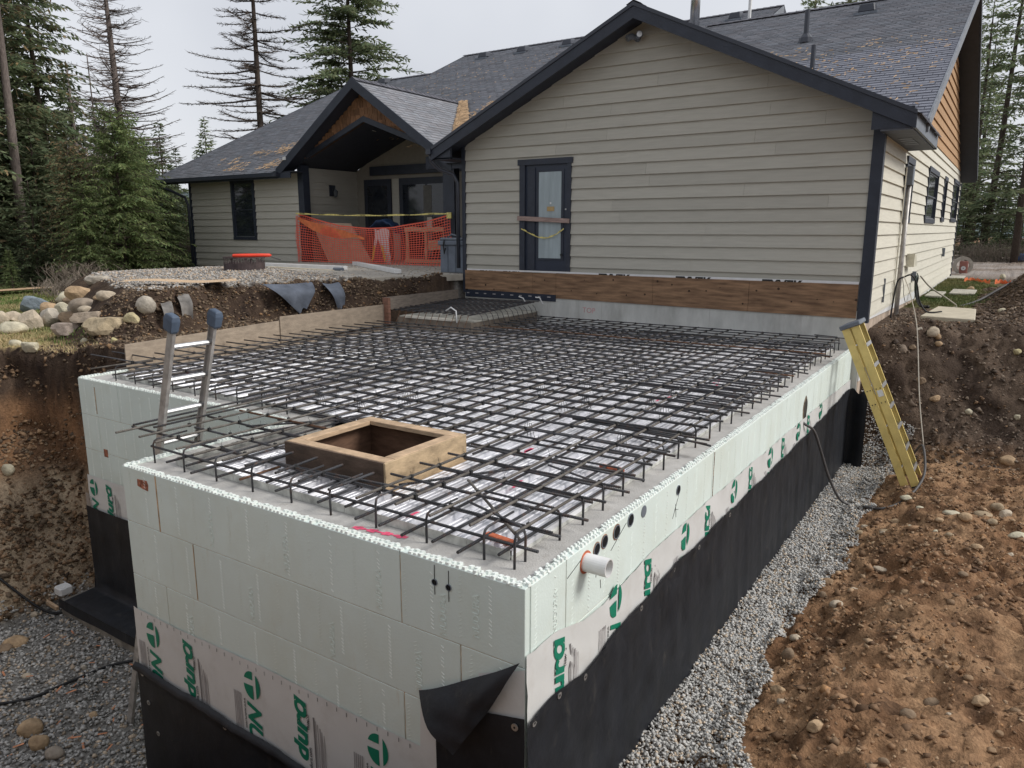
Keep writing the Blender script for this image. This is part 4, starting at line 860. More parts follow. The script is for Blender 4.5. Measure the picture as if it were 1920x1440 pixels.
for (a0, a1, z0, z1) in wins: window(a0, a1, z0, z1, side(XR))
# ---------------- left wing
WL0, WL1 = -20.30, -15.15
wall([(WL0, .0), (WL1, .0), (WL1, 3.46), (WL0, 3.46)], 'y', YL2, YL2+.15, SHEATH)
lap(front(YL2), lambda z: WL0+.02, lambda z: WL1-.0, .5, 3.46, 1.132-.205*3, .205, [(-18.22, -17.12, 1.53, 3.36)], mat('siding_wing', (.465, .445, .385), .7, var=.05, scale=2, bump=.1, bscale=28, stretch=(1, 1, 14), objvar=.04), HS, seed=12)
window(-18.22, -17.12, 1.53, 3.36, front(YL2), .14, .09, .10)
bx('corner_board', (WL0-.03, YL2-.046, .45), (WL0+.06, YL2+.1, 3.45)); bx('wing_end_wall', (WL0, YL2+.15, 0), (WL0+.14, 20.3, 3.46), SID)
# porch recess: left inner wall, back wall, floor, vaulted ceiling
bx('corner_post', (WL1-.03, YL2-.05, .9), (WL1+.20, YL2+.18, 3.60)); PBK = 14.14
wall([(YL2+.18, .8), (PBK, .8), (PBK, 3.56), (YL2+.18, 3.56)], 'x', WL1-.14, WL1, SHEATH)
lap(side(WL1), lambda z: YL2+.18, lambda z: PBK, .93, 3.56, 1.132-.205, .205, [], SID, HS, seed=14, proud=.020)
wall([(WL1, .8), (-7.55, .8), (-7.55, 3.6), (-10.4, 3.85), (-12.55, 4.60), (-14.8, 3.75), (WL1, 3.56)], 'y', PBK, PBK+.12, mat('porch_back_shaded', (.27, .25, .215), .8, var=.06))  # back wall in a darker siding colour, with the porch's shade put into it
for (a, b, nm) in ((-14.80, -13.72, 'patio_door'), (-13.38, -11.30, 'patio_door')):
    f = bx(nm, (a, PBK-.05, .95), (b, PBK, 3.31), TRIM); bx('pane', (a+.14, PBK-.056, 1.10), ((b-.14) if b-a < 1.5 else (a+b)/2-.03, PBK-.051, 3.12), GLASS, f)
    if b-a > 1.5: bx('pane', ((a+b)/2+.03, PBK-.056, 1.10), (b-.14, PBK-.051, 3.12), GLASS, f)
bx('curtain', (-12.45, PBK-.062, 1.12), (-12.15, PBK-.058, 3.08), mat('pale_curtain_dim', (.16, .155, .14), .9), None).name = 'curtain'
o = bpy.data.objects['curtain']; meta(o, 'pale curtain edge behind the wide dark patio door', 'curtain')
bx('door_surround', (-13.68, PBK-.02, .93), (-13.42, PBK-.001, 3.31), SID)
mb = MB(); mb.prism([(-14.5, 3.42), (-8.0, 3.42), (-8.0, 3.68), (-14.5, 3.68)], 'y', PBK-.10, PBK-.002); mb.build('back_beam', TRIM, HS)
# vaulted ceiling
cp = [(WL1-.05, 3.56), (-14.65, 3.80), (-12.55, 4.58), (-10.45, 3.80), (-9.4, 3.50), (-9.4, 3.62), (-10.45, 3.92), (-12.55, 4.70), (-14.65, 3.92), (WL1-.05, 3.68)]
mb = MB()
for i in range(4): mb.prism([cp[i], cp[i+1], cp[8-i], cp[9-i]], 'y', YL2-.02, PBK); 
mb.build('porch_ceiling', SOFF, HS)
mb = MB(); mb.ring((-12.9, 12.6, 4.46), (-.32, 0, -1), .0005, .07, .01, 14); mb.build('recessed_light', WHT, HS)
bx('porch_post', (-9.95, YL2-.05, .9), (-9.60, YL2+.16, 3.62)); bx('porch_header', (-10.5, YL2-.02, 3.30), (-7.56, YL2+.10, 3.60), SOFF)
mb = MB(); mb.prism([(WL1, 0), (WL1+2.5, 0), (WL1+2.5, .1), (WL1, .1)], 'y', 0, .1)
mb = MB()
for sx in (-1, 1):
    pts = [(-12.55, 4.72), (-12.55, 4.58), (-12.55+sx*2.25, 3.76), (-12.55+sx*2.25, 3.90)]; mb.prism(pts, 'y', YL2-.055, YL2-.02)
mb.build('arch_trim', TRIM, HS)
# cedar shakes above the arch
zr = lambda x: 5.40-.68*abs(x+12.5)
mb = MB(); mb.prism([(-15.2, 3.56), (-14.7, 3.78), (-12.55, 4.58), (-10.4, 3.78), (-9.7, 3.5), (-12.5, 5.40)], 'y', YL2-.0, YL2+.05); mb.build('gable_backing', mat('cedar_dark', (.10, .05, .025), .9), HS)
rr = random.Random(4); z = 3.50; k = 0
while z < 5.35:
    x = -15.3+(.05 if k % 2 else 0)
    while x < -9.6:
        w = rr.choice((.10, .13, .16, .19)); xm = x+w/2; lo = z+rr.uniform(-.02, .012); lowlim = 4.60-.365*abs(xm+12.55); top = min(z+.185, zr(xm)-.02)
        lo = max(lo, lowlim)
        if top-lo > .03: bx('shake', (x+.006, YL2-.026-rr.uniform(0, .006), lo), (x+w-.006, YL2-.002, top), SHAKE)
        x += w
    z += .178; k += 1
bx('camera_light', (-15.22, 11.40, 3.72), (-15.12, 11.48, 3.80), WHT)
# ---------------------------------------------------------------- roofs
rng = np.random.RandomState(9)
tabs_single = [0]
def roof_plane(name, o, u, w, Lu, Lw, keep, thick=.05, tabs=True, m=SHINF, singles=0):
    """slab from origin o along unit u (eave) and unit w (up slope)"""
    o, u, w = Vector(o), Vector(u).normalized(), Vector(w).normalized(); n = u.cross(w).normalized()
    if n.z < 0: n = -n
    if tabs:
        exp = .143; vs, fs, cs = [], [], []; row = 0; t = -.02; objs = []
        while t < Lw:
            s = -(row % 3)*.1; sh = 0
            while s < Lu:
                wd = .30; a, b = max(s, 0)+.004, min(s+wd, Lu)-.004
                if b-a > .03:
                    c = o+u*((a+b)/2)+w*(t+exp/2)
                    if keep(c.x, c.y, c.z):
                        lift = rng.uniform(.010, .020); t1 = min(t+exp+.03, Lw)
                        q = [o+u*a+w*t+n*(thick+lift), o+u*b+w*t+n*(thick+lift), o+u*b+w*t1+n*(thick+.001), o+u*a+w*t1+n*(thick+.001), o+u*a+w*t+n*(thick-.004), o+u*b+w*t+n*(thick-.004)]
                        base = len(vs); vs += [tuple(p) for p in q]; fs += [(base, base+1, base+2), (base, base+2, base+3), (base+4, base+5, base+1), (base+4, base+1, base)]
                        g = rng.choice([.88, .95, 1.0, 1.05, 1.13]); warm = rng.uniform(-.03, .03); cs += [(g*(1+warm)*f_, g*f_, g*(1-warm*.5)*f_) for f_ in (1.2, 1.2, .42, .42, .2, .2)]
                s += wd
            t += exp; row += 1
        return vs, fs, cs
    return [], [], []
ROOFS = thing_roof = None
def slab(name, pts, th, m, parent=HS):
    """pts: 4+ top corners in order; extruded straight down by th"""
    n = len(pts); mb = MB(); mb.add(list(pts)+[(p[0], p[1], p[2]-th) for p in pts], [tuple(range(n)), tuple(range(n, 2*n))[::-1]]+[(i, n+i, n+(i+1) % n, (i+1) % n) for i in range(n)]); return mb.build(name, m, parent)
MS = lambda y: 3.44+.47*(y-11.45)
RS = lambda y: 3.47+.465*(y-10.34)
AS = lambda x: 5.46-.47*abs(x+3.70)
ES = lambda x: 5.59-.68*abs(x+12.5)
cs_, sn_ = 1/math.hypot(1, .47), .47/math.hypot(1, .47)
RF = slab('roof', [(-21.6, 11.45, 3.40), (-17.2, 11.45, 3.40), (-17.2, 20.3, MS(20.3)-.04), (-21.6, 20.3, MS(20.3)-.04)], .12, SHINF)
slab('roof', [(-21.6, 20.3, MS(20.3)-.04), (-17.2, 20.3, MS(20.3)-.04), (-17.2, 28, 3.9), (-21.6, 28, 3.9)], .12, SHINF)
slab('roof', [(-17.2, 11.45, 3.40), (-15.62, 11.45, 3.40), (-12.5, 16.02, MS(16.02)-.04), (-12.5, 22.5, MS(22.5)-.04), (-17.2, 22.5, MS(22.5)-.04)], .12, SHINF)
slab('roof', [(-12.5, 16.02, MS(16.02)-.04), (-9.38, 11.45, 3.40), (-4.9, 11.45, 3.40), (-4.9, 22.5, MS(22.5)-.04), (-12.5, 22.5, MS(22.5)-.04)], .12, SHINF)
slab('roof', [(-17.2, 22.5, MS(22.5)-.04), (-4.9, 22.5, MS(22.5)-.04), (-4.9, 31, 4.6), (-17.2, 31, 4.6)], .12, SHINF)
slab('roof', [(-6.0, 10.34, 3.43), (.60, 10.34, 3.43), (.60, 18.9, RS(18.9)-.04), (-6.0, 18.9, RS(18.9)-.04)], .12, SHINF)
slab('roof', [(-6.0, 18.9, RS(18.9)-.04), (.60, 18.9, RS(18.9)-.04), (.60, 27.45, 3.60), (-6.0, 27.45, 3.60)], .12, SHINF)
slab('roof', [(-8.0, 9.08, AS(-8.0)-.04), (-3.7, 9.08, 5.42), (-3.7, 14.6, 5.42), (-8.0, 12.2, AS(-8.0)-.04)], .12, SHINF)
slab('roof', [(-3.7, 9.08, 5.42), (.58, 9.08, AS(.58)-.04), (.58, 12.2, AS(.58)-.04), (-3.7, 14.6, 5.42)], .12, SHINF)
slab('roof', [(-15.5, 11.47, ES(-15.5)-.04), (-12.5, 11.47, 5.55), (-12.5, 16.0, 5.55), (-15.5, 11.6, ES(-15.5)-.04)], .12, SHINF)
slab('roof', [(-12.5, 11.47, 5.55), (-9.4, 11.47, ES(-9.4)-.04), (-9.4, 11.6, ES(-9.4)-.04), (-12.5, 16.0, 5.55)], .12, SHINF)
kA = lambda x, y: (AS(x) if -8.0 < x < .6 and y < 14.7 else -9); kE = lambda x, y: (ES(x) if -15.6 < x < -9.3 and y < 16.2 else -9)
allv, allf, allc = [], [], []
def addp(r):
    b = len(allv); allv.extend(r[0]); allf.extend([tuple(i+b for i in f) for f in r[1]]); allc.extend(r[2])
u, w = (1, 0, 0), (0, cs_, sn_)
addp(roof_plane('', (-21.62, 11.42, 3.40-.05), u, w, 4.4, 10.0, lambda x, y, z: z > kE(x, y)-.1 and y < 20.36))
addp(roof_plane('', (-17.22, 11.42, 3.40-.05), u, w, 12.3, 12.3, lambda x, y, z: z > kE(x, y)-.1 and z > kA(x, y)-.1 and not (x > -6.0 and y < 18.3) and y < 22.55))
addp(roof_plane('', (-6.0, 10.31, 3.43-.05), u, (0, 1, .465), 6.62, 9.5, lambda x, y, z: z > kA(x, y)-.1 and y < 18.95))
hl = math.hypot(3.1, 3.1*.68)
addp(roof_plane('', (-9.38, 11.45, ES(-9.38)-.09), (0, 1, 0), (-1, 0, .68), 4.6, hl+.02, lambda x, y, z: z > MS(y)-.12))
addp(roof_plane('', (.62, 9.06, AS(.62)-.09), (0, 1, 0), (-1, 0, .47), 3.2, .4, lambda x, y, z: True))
# gable-front shingle edges seen from the side
allv_a, allf_a, allc_a = np.array(allv), np.array(allf), np.array(allc)
cen = allv_a[allf_a[::4, 0]]; ntab = len(cen)
camp = np.array(camo.location); dist = np.linalg.norm(allv_a[::6]-camp, axis=1)
order = np.argsort(dist); vis = [i for i in order if allv_a[i*6, 2] > 0][:300]; vs_ = set(vis)
restv = np.array([i for i in range(len(dist)) if i not in vs_])
V = allv_a.reshape(-1, 6, 3); Cc = allc_a.reshape(-1, 6, 3); T = np.array([[0,1,2],[0,2,3],[4,5,1],[4,1,0]])
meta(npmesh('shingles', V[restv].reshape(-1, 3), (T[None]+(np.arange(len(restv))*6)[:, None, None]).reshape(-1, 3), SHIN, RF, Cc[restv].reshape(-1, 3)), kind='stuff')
for i in vis:
    p = V[i]; c = p.mean(0); me = bpy.data.meshes.new('shingle'); me.from_pydata([tuple(q-c) for q in p], [], [tuple(t) for t in T]); me.materials.append(SHINO)
    o = bpy.data.objects.new('shingle', me); o.location = Vector(c)-rootof(RF); put(o, RF)
# ridge caps
def ridge(a, b, slope, n_, axis):
    a, b = Vector(a), Vector(b); k = max(2, int((b-a).length/.2)); mb = MB(); d = (b-a)/k
    sd = Vector((0, 1, 0)) if axis == 'x' else Vector((1, 0, 0))
    for i in range(k):
        p = a+d*i; q = p+d*1.15; h = .016; vs = []
        for c, e in ((p, h), (q, .004)): vs += [c-sd*.13+Vector((0, 0, -.13*slope+e)), c+Vector((0, 0, e+.004)), c+sd*.13+Vector((0, 0, -.13*slope+e))]
        mb.add(vs, [(0, 1, 4, 3), (1, 2, 5, 4)])
    mb.build('ridge_cap', SHINF, HS, fix=False)
ridge((-21.6, 20.3, MS(20.3)+.02), (-17.2, 20.3, MS(20.3)+.02), .47, 0, 'x'); ridge((-17.25, 22.5, MS(22.5)+.02), (-4.88, 22.5, MS(22.5)+.02), .47, 0, 'x'); ridge((-6.0, 18.9, RS(18.9)+.02), (.63, 18.9, RS(18.9)+.02), .465, 0, 'x')
ridge((-3.7, 9.05, 5.475), (-3.7, 14.5, 5.475), .47, 0, 'y'); ridge((-12.5, 11.45, 5.60), (-12.5, 15.9, 5.60), .68, 0, 'y')
# fascias and rakes
def rakeboard(a, b, h, th, out, name='rake_board', m=TRIM):
    """board hanging below the roof edge a-b; out = unit offset direction"""
    a, b, o = Vector(a), Vector(b), Vector(out); mb = MB(); vs = [a, b, b-Vector((0, 0, h)), a-Vector((0, 0, h))]; vs += [p+o*th for p in vs]
    mb.add(vs, [(0,1,2,3),(7,6,5,4),(0,4,5,1),(1,5,6,2),(2,6,7,3),(3,7,4,0)]); mb.build(name, m, HS)
YB = 9.06
rakeboard((-8.02, YB, AS(-8.02)-.01), (-3.7, YB, 5.45), .235, .035, (0, 1, 0)); rakeboard((-3.7, YB, 5.45), (.60, YB, AS(.60)-.01), .235, .035, (0, 1, 0))
rakeboard((-8.0, YB-.018, AS(-8.0)+.005), (-3.7, YB-.018, 5.465), .06, .018, (0, 1, 0), 'drip_edge', GUT); rakeboard((-3.7, YB-.018, 5.465), (.60, YB-.018, AS(.60)+.005), .06, .018, (0, 1, 0), 'drip_edge', GUT)
# soffit of the front gable, sloped
for sx, xe_ in ((-1, -7.98), (1, .58)):
    mb = MB(); v = [(-3.7, YB+.035, 5.25), (xe_, YB+.035, AS(xe_)-.21), (xe_, YW, AS(xe_)-.21), (-3.7, YW, 5.25)]; mb.add(v+[(p[0], p[1], p[2]+.04) for p in v], [(0,1,2,3),(7,6,5,4),(0,4,5,1),(1,5,6,2),(2,6,7,3),(3,7,4,0)]); mb.build('soffit', SOFF, HS)
# right eave box with soffit vent
GREYF = mat('eave_fascia_light', (.17, .19, .22), .5, var=.1)
bx('eave_fascia', (.56, 9.08, 3.21), (.60, 12.37, 3.44), GREYF); bx('soffit', (XR+.02, 9.11, 3.19), (.558, 12.36, 3.215), mat('soffit_right', (.10, .11, .13), .6))
bx('eave_return', (XR-.10, 9.10, 3.215), (.559, 9.125, 3.50), TRIM); bx('eave_end', (XR+.02, 12.36, 3.19), (.60, 12.385, 3.44), TRIM)
for i in range(4): bx('soffit_vent', (.24+.0*i, 10.2+.28*i, 3.183), (.44, 10.40+.28*i, 3.189), GREYPL)
# left eave of the front gable
bx('gutter', (-8.12, 9.02, 3.30), (-8.0, 11.6, 3.41), GUT); bx('soffit', (-8.0, 9.1, 3.20), (XL-.03, 11.6, 3.225), SOFF); bx('soffit_trim', (-8.0, 9.1, 3.19), (XL-.03, 9.16, 3.42), TRIM)
# main roof front eaves
bx('gutter', (-21.62, 11.32, 3.29), (-15.45, 11.44, 3.40), GUT); bx('fascia', (-21.6, 11.44, 3.24), (-15.0, 11.47, 3.39)); bx('soffit', (-21.6, 11.47, 3.40-.0), (-14.9, 11.9, 3.425), SOFF)
bx('gutter', (-9.5, 11.32, 3.36), (-8.1, 11.44, 3.47), GUT); bx('fascia', (-9.4, 11.44, 3.24), (-7.6, 11.47, 3.42))
# left rakes
for x0_, yr in ((-21.62, 20.3), (-17.24, 22.5)): rakeboard((x0_, 11.42 if x0_ < -20 else 20.2, MS(11.42 if x0_ < -20 else 20.2)), (x0_, yr, MS(yr)), .20, .035, (1, 0, 0))
rakeboard((.60, 10.34, RS(10.34)), (.60, 18.9, RS(18.9)), .20, .035, (1, 0, 0), m=mat('rake_grey', (.20, .215, .24), .5)); rakeboard((.60, 18.9, RS(18.9)), (.60, 27.45, 3.64), .20, .035, (1, 0, 0))
mb = MB(); v = [(XR+.02, 18.9, RS(18.9)-.24), (.60, 18.9, RS(18.9)-.24), (.60, 27.45, 3.40), (XR+.02, 27.45, 3.40)]; mb.add(v+[(p[0], p[1], p[2]+.03) for p in v], [(0,1,2,3),(7,6,5,4),(0,4,5,1),(1,5,6,2),(2,6,7,3),(3,7,4,0)])
v = [(XR+.02, 10.4, RS(10.4)-.22), (.60, 10.4, RS(10.4)-.22), (.60, 18.9, RS(18.9)-.24), (XR+.02, 18.9, RS(18.9)-.24)]; mb.add(v+[(p[0], p[1], p[2]+.03) for p in v], [(0,1,2,3),(7,6,5,4),(0,4,5,1),(1,5,6,2),(2,6,7,3),(3,7,4,0)]); mb.build('soffit', SOFF, HS)
# high gable end facing right
mb = MB(); mb.prism([(19.3, MS(19.3)-.3), (25.7, MS(19.3)-.3), (22.5, MS(22.5)-.2)], 'x', -5.35, -5.2); mb.build('gable_wall', TRIM, HS)
rakeboard((-4.88, 18.5, MS(18.5)), (-4.88, 22.5, MS(22.5)), .22, .035, (1, 0, 0), m=MATS['rake_grey']); rakeboard((-4.88, 22.5, MS(22.5)), (-4.88, 26.5, MS(18.5)), .22, .035, (1, 0, 0))
# porch gable rakes and soffit
rakeboard((-15.58, 11.43, ES(-15.58)), (-12.5, 11.43, 5.60), .26, .035, (0, 1, 0)); rakeboard((-12.5, 11.43, 5.60), (-9.35, 11.43, ES(-9.35)), .26, .035, (0, 1, 0))
for xe_ in (-15.5, -9.4):
    mb = MB(); v = [(-12.5, 11.47, 5.38), (xe_, 11.47, ES(xe_)-.19), (xe_, YL2, ES(xe_)-.19), (-12.5, YL2, 5.38)]; mb.add(v+[(p[0], p[1], p[2]+.04) for p in v], [(0,1,2,3),(7,6,5,4),(0,4,5,1),(1,5,6,2),(2,6,7,3),(3,7,4,0)]); mb.build('soffit', SOFF, HS)
# downspouts
def spout(pts, nm='downspout'): mb = MB(); mb.tube(pts, .042, 8); mb.build(nm, GUT, HS, smooth=True)
spout([(-8.06, 9.10, 3.31), (-8.06, 9.12, 3.18), (-7.95, 9.25, 3.02), (-7.72, 9.40, 2.92), (-7.64, 9.43, 2.75), (-7.64, 9.43, 1.05)])
spout([(-20.95, 11.38, 3.30), (-20.93, 11.40, 3.14), (-20.75, 11.6, 3.02), (-20.45, 11.78, 2.85), (-20.36, 11.82, 2.6), (-20.36, 11.82, .62)])
# roof vents, pipes
def roofvent(x, y, f, name='roof_vent'):
    z = f(y); mb = MB(); mb.box((x-.20, y-.18, z+.02), (x+.20, y+.20, z+.16)); mb.v[4] = (x-.16, y-.14, z+.15); mb.v[5] = (x+.16, y-.14, z+.15); mb.v[6] = (x+.16, y+.2, z+.20); mb.v[7] = (x-.16, y+.2, z+.20); mb.v[0] = (x-.20, y-.18, z-.04); mb.v[1] = (x+.2, y-.18, z-.04)
    o = mb.build(name, GUT, HS, bevel=.02); bx('flange', (x-.26, y-.27, z-.12), (x+.26, y-.24, z-.06), GREYPL, o)
for x, y in ((-15.72, 21.75), (-13.94, 21.7), (-12.03, 21.7), (-6.1, 21.75), (-19.2, 19.9)): roofvent(x, y, MS)
roofvent(-1.65, 17.85, RS)
mb = MB(); mb.tube([(-2.56, 15.84, RS(15.84)-.05), (-2.56, 15.84, RS(15.84)+.06), (-2.56, 15.84, RS(15.84)+.14), (-2.56, 15.84, RS(15.84)+.15), (-2.56, 15.84, RS(15.84)+.66)], [.16, .15, .09, .055, .055], 12); mb.build('vent_pipe', GUT, HS, smooth=False)
mb = MB(); mb.tube([(-1.85, 13.55, RS(13.55)-.1), (-1.85, 13.55, RS(13.55)+.46)], .045, 10); mb.build('vent_pipe', GUT, HS)
mb = MB(); mb.tube([(-6.17, 18.4, 7.0), (-6.17, 18.4, 9.6)], .13, 16); mb.build('flue_pipe', mat('steel_flue', (.55, .56, .58), .25, metal=.95, var=.1), HS, smooth=True)
mb = MB(); mb.tube([(-4.9, 19.2, 6.9), (-4.9, 19.2, 8.4)], .045, 8); mb.tube([(-4.9, 19.2, 7.25), (-4.9, 19.2, 7.35)], .12, 8); mb.build('thin_mast', WHT, HS)
# lamps and boxes on the walls
mb = MB(); mb.ring((-3.8, YW-.02, 5.0), (0, -1, 0), .0005, .06, .03, 12); fl = mb.build('flood_light', GREYPL, HS)
for s in (-1, 1): mb = MB(); mb.tube([(-3.8, YW-.05, 5.0), (-3.8+s*.06, YW-.12, 5.02), (-3.8+s*.11, YW-.20, 5.0+.02*s)], [.03, .05, .055], 12); mb.build('lamp_head', GREYPL, fl); mb = MB(); mb.ring((-3.8+s*.11, YW-.202, 5.0+.02*s), (s*.5, -.85, 0), .0005, .045, .003, 12); mb.build('lens', ALU, fl)
SC = bx('wall_lantern', (WL1+.02, 12.98, 2.80), (WL1+.035, 13.22, 3.12), GUT)
mb = MB(); mb.tube([(WL1+.035, 13.1, 3.0), (WL1+.14, 13.1, 3.05), (WL1+.16, 13.1, 2.98)], .012, 6); mb.tube([(WL1+.16, 13.1, 3.0), (WL1+.16, 13.1, 2.94), (WL1+.16, 13.1, 2.80), (WL1+.16, 13.1, 2.77)], [.02, .07, .05, .03], 8); mb.build('lantern_glass', mat('lantern', (.10, .11, .12), .2), SC)
MT = bx('meter_box', (XR+.03, 12.30, 2.60), (XR+.16, 12.52, 2.93), GREYPL, bevel=.008)
mb = MB(); mb.tube([(XR+.10, 12.42, 2.62), (XR+.10, 12.42, -.2)], .042, 10); mb.build('conduit', ALUD, HS, smooth=True)
mb = MB(); mb.tube([(XR+.06, 12.22, 2.9), (XR+.05, 12.2, .35)], .012, 6); mb.build('small_conduit', MATS['siding_side_lit'], HS)
VH = mat('vent_hood', (.60, .57, .46), .6); mb = MB(); mb.prism([(13.9, 1.10), (14.45, 1.10), (14.45, 1.14), (14.2, 1.32), (13.9, 1.36)], 'x', XR+.02, XR+.17); mb.build('dryer_vent', VH, HS)
bx('hose_bib', (XR+.02, 22.9, 1.05), (XR+.09, 23.02, 1.30), GREYPL); bx('hose_bib', (XR+.02, 11.0, .62), (XR+.05, 11.03, 1.02), GREYPL); bx('outlet_box', (XR+.02, 15.2, .75), (XR+.10, 15.32, .95), GREYPL)
mb = MB(); pts = [(XR+.12, 15.25, .92)]
for i in range(30): t = i/29*6.28*2.5; pts.append((XR+.13+.01*math.sin(t*2), 15.25+.16*math.sin(t), .72+.16*math.cos(t)))
mb.tube(pts, .010, 5); o = mb.build('hose_coil', mat('dark_green_plastic', (.02, .06, .045), .5), None, smooth=True); meta(o, 'dark green hose coiled at the tap on the pale side wall', 'hose')
# pine needle litter on the roofs
rs = np.random.RandomState(17); PV, PF = [], []
def litter(pts, f, ln=.05):
    for (x, y) in pts:
        z = f(x, y)+.075; a = rs.uniform(0, 3.14); l = ln*rs.uniform(.6, 1.4); w = .011; b = len(PV); dx, dy = math.cos(a)*l, math.sin(a)*l
        PV.extend([(x-dx, y-dy, z-.47*dy), (x+dx, y+dy, z+.47*dy), (x+dx*.7-dy*.2, y+dy+w, z+.47*(dy+w)+.01), (x-dx, y-dy+w*2, z-.47*(dy-w*2)+.008)]); PF.append((b, b+1, b+2, b+3))
mf = lambda x, y: MS(y)
n = 5600; x = rs.uniform(-21.4, -15.3, n); y = 11.5+rs.beta(1.1, 3.2, n)*6.5; y = 11.42+np.round((y-11.42)/.129)*.129+rs.normal(0, .018, n); k = (fbm(x, y, 1.3, 4, 40)+.40*np.clip((x+18.7)/2, -1, 1)-.10*(y-12) > .16+rs.uniform(0, .7, n)); litter(zip(x[k], y[k]), mf)
n = 3800; y = rs.uniform(11.6, 15.9, n); xv = -12.5+(5.59-MS(y))/.68; x = xv+rs.uniform(-.10, .50, n)*(.35+.65*(15.9-y)/4.3); litter(zip(x, y), lambda x_, y_: max(MS(y_), ES(x_)), .06)
n = 5200; x = rs.uniform(-11.5, -8.2, n); y = rs.uniform(12.3, 18, n); y = 11.42+np.round((y-11.42)/.129)*.129+rs.normal(0, .02, n); k = (fbm(x, y, 1.1, 4, 42) > -.1+.10*(y-13)+rs.uniform(0, .3, n)) ; litter(zip(x[k], y[k]), mf)
n = 420; x = rs.uniform(-3.2, .5, n); y = rs.uniform(10.6, 15, n); litter(zip(x, y), lambda x_, y_: RS(y_), .035)
n = 500; x = rs.uniform(-17, -8, n); y = rs.uniform(13, 21, n); litter(zip(x, y), mf, .03)
NEED = mat('pine_needles', (.47, .32, .19), .9, var=.35, scale=7)
meta(npmesh('needle_litter', PV, PF, NEED, HS), kind='stuff')
# patio slab
mb = MB(); mb.prism([(-7.56, 9.45), (-7.95, 8.35), (-8.5, 7.1), (-9.7, 7.9), (-13.6, 9.2), (-15.2, 11.85), (-15.2, 14.1), (-7.56, 14.1)], 'z', .80, .925); o = mb.build('patio', mat('patio_concrete', (.42, .385, .33), .9, var=.15, scale=3, bump=.3, bscale=60), None); meta(o, kind='structure')
# ---------------------------------------------------------------- trees
def leafcards(P, D, L, Wd, rs, tint, flat=.5):
    """diamond shaped needle sprays: P centre base, D direction, L length, Wd width"""
    n = len(P); D = D/np.linalg.norm(D, axis=1, keepdims=True); up = np.array([0, 0, 1.])+rs.normal(0, flat, (n, 3)); S_ = np.cross(D, up); S_ /= np.linalg.norm(S_, axis=1, keepdims=True)+1e-9
    a = P; b = P+D*(L*.45)[:, None]+S_*(Wd*.5)[:, None]; c = P+D*L[:, None]; d = P+D*(L*.45)[:, None]-S_*(Wd*.5)[:, None]
    V = np.stack([a, b, c, d], 1).reshape(-1, 3); F = np.arange(n*4).reshape(n, 4); C = np.repeat(tint, 4, 0); return V, F, C
def conifer_mesh(seed, H, Rr, base, dz=.34, nb=5, rise=.12, droop=.28, ql=.24, qw=.075, step=.16, twl=.42, gap=.12, shape=.85, brown=0., hang=.0):
    rs = np.random.RandomState(seed); Ps, Ds, Ls, Ws, Ts = [], [], [], [], []; tr = MB(); limbs = []
    tr.tube([(0, 0, -.3), (H*.004, 0, H*.35), (0, H*.003, H*.7), (0, 0, H)], [H*.010+.03, H*.0075+.02, H*.0045+.01, .008], 9)
    z = base
    while z < H-.15:
        f = (z-base)/(H-base); Lb0 = Rr*(1-f)**shape*(.55+.45*min(1, f*6+.35))
        for k in range(nb):
            if rs.rand() < gap: continue
            az = rs.uniform(0, 6.283); Lb = Lb0*rs.uniform(.6, 1.12)+.10; ca, sa = math.cos(az), math.sin(az); rz = rise+rs.uniform(-.12, .12)+.5*f**3; dr = droop*rs.uniform(.6, 1.3)
            pt = lambda t: np.array([ca*Lb*t, sa*Lb*t, z+Lb*(rz*t-dr*t*t)]); limbs.append([pt(t) for t in (0, .5, 1)]+[.004+.008*Lb])
            clump = rs.uniform(.65, 1.35); t = .10+.1*rs.rand(); st = step/max(Lb, .3)
            while t < 1.0:
                p = pt(t); tl = twl*(1-t*.75)*rs.uniform(.7, 1.2)*min(1, Lb/1.2+.3)
                for s in (-1, 1):
                    dx = np.array([ca*.75-s*sa*.9, sa*.75+s*ca*.9, -.15-hang*rs.uniform(.3, 1.2)+rs.uniform(-.15, .1)])
                    nn = max(1, int(tl/(.13 if ql > .18 else .095)))
                    for q in range(nn):
                        pp = p+dx/np.linalg.norm(dx)*(tl*q/nn); Ps.append(pp); Ds.append(dx+rs.normal(0, .38, 3)); Ls.append(ql*rs.uniform(.7, 1.3)); Ws.append(qw*rs.uniform(.7, 1.3))
                        g = clump*rs.uniform(.75, 1.25); br = rs.rand() < brown; Ts.append((g*1.9, g*1.15, g*1.1) if br else (g*rs.uniform(.9, 1.15), g, g*.95))
                t += st
        z += dz*rs.uniform(.7, 1.3)
    V, F, C = leafcards(np.array(Ps), np.array(Ds), np.array(Ls), np.array(Ws), rs, np.array(Ts))
    return tr, limbs, V, F, C
PROTO = {}
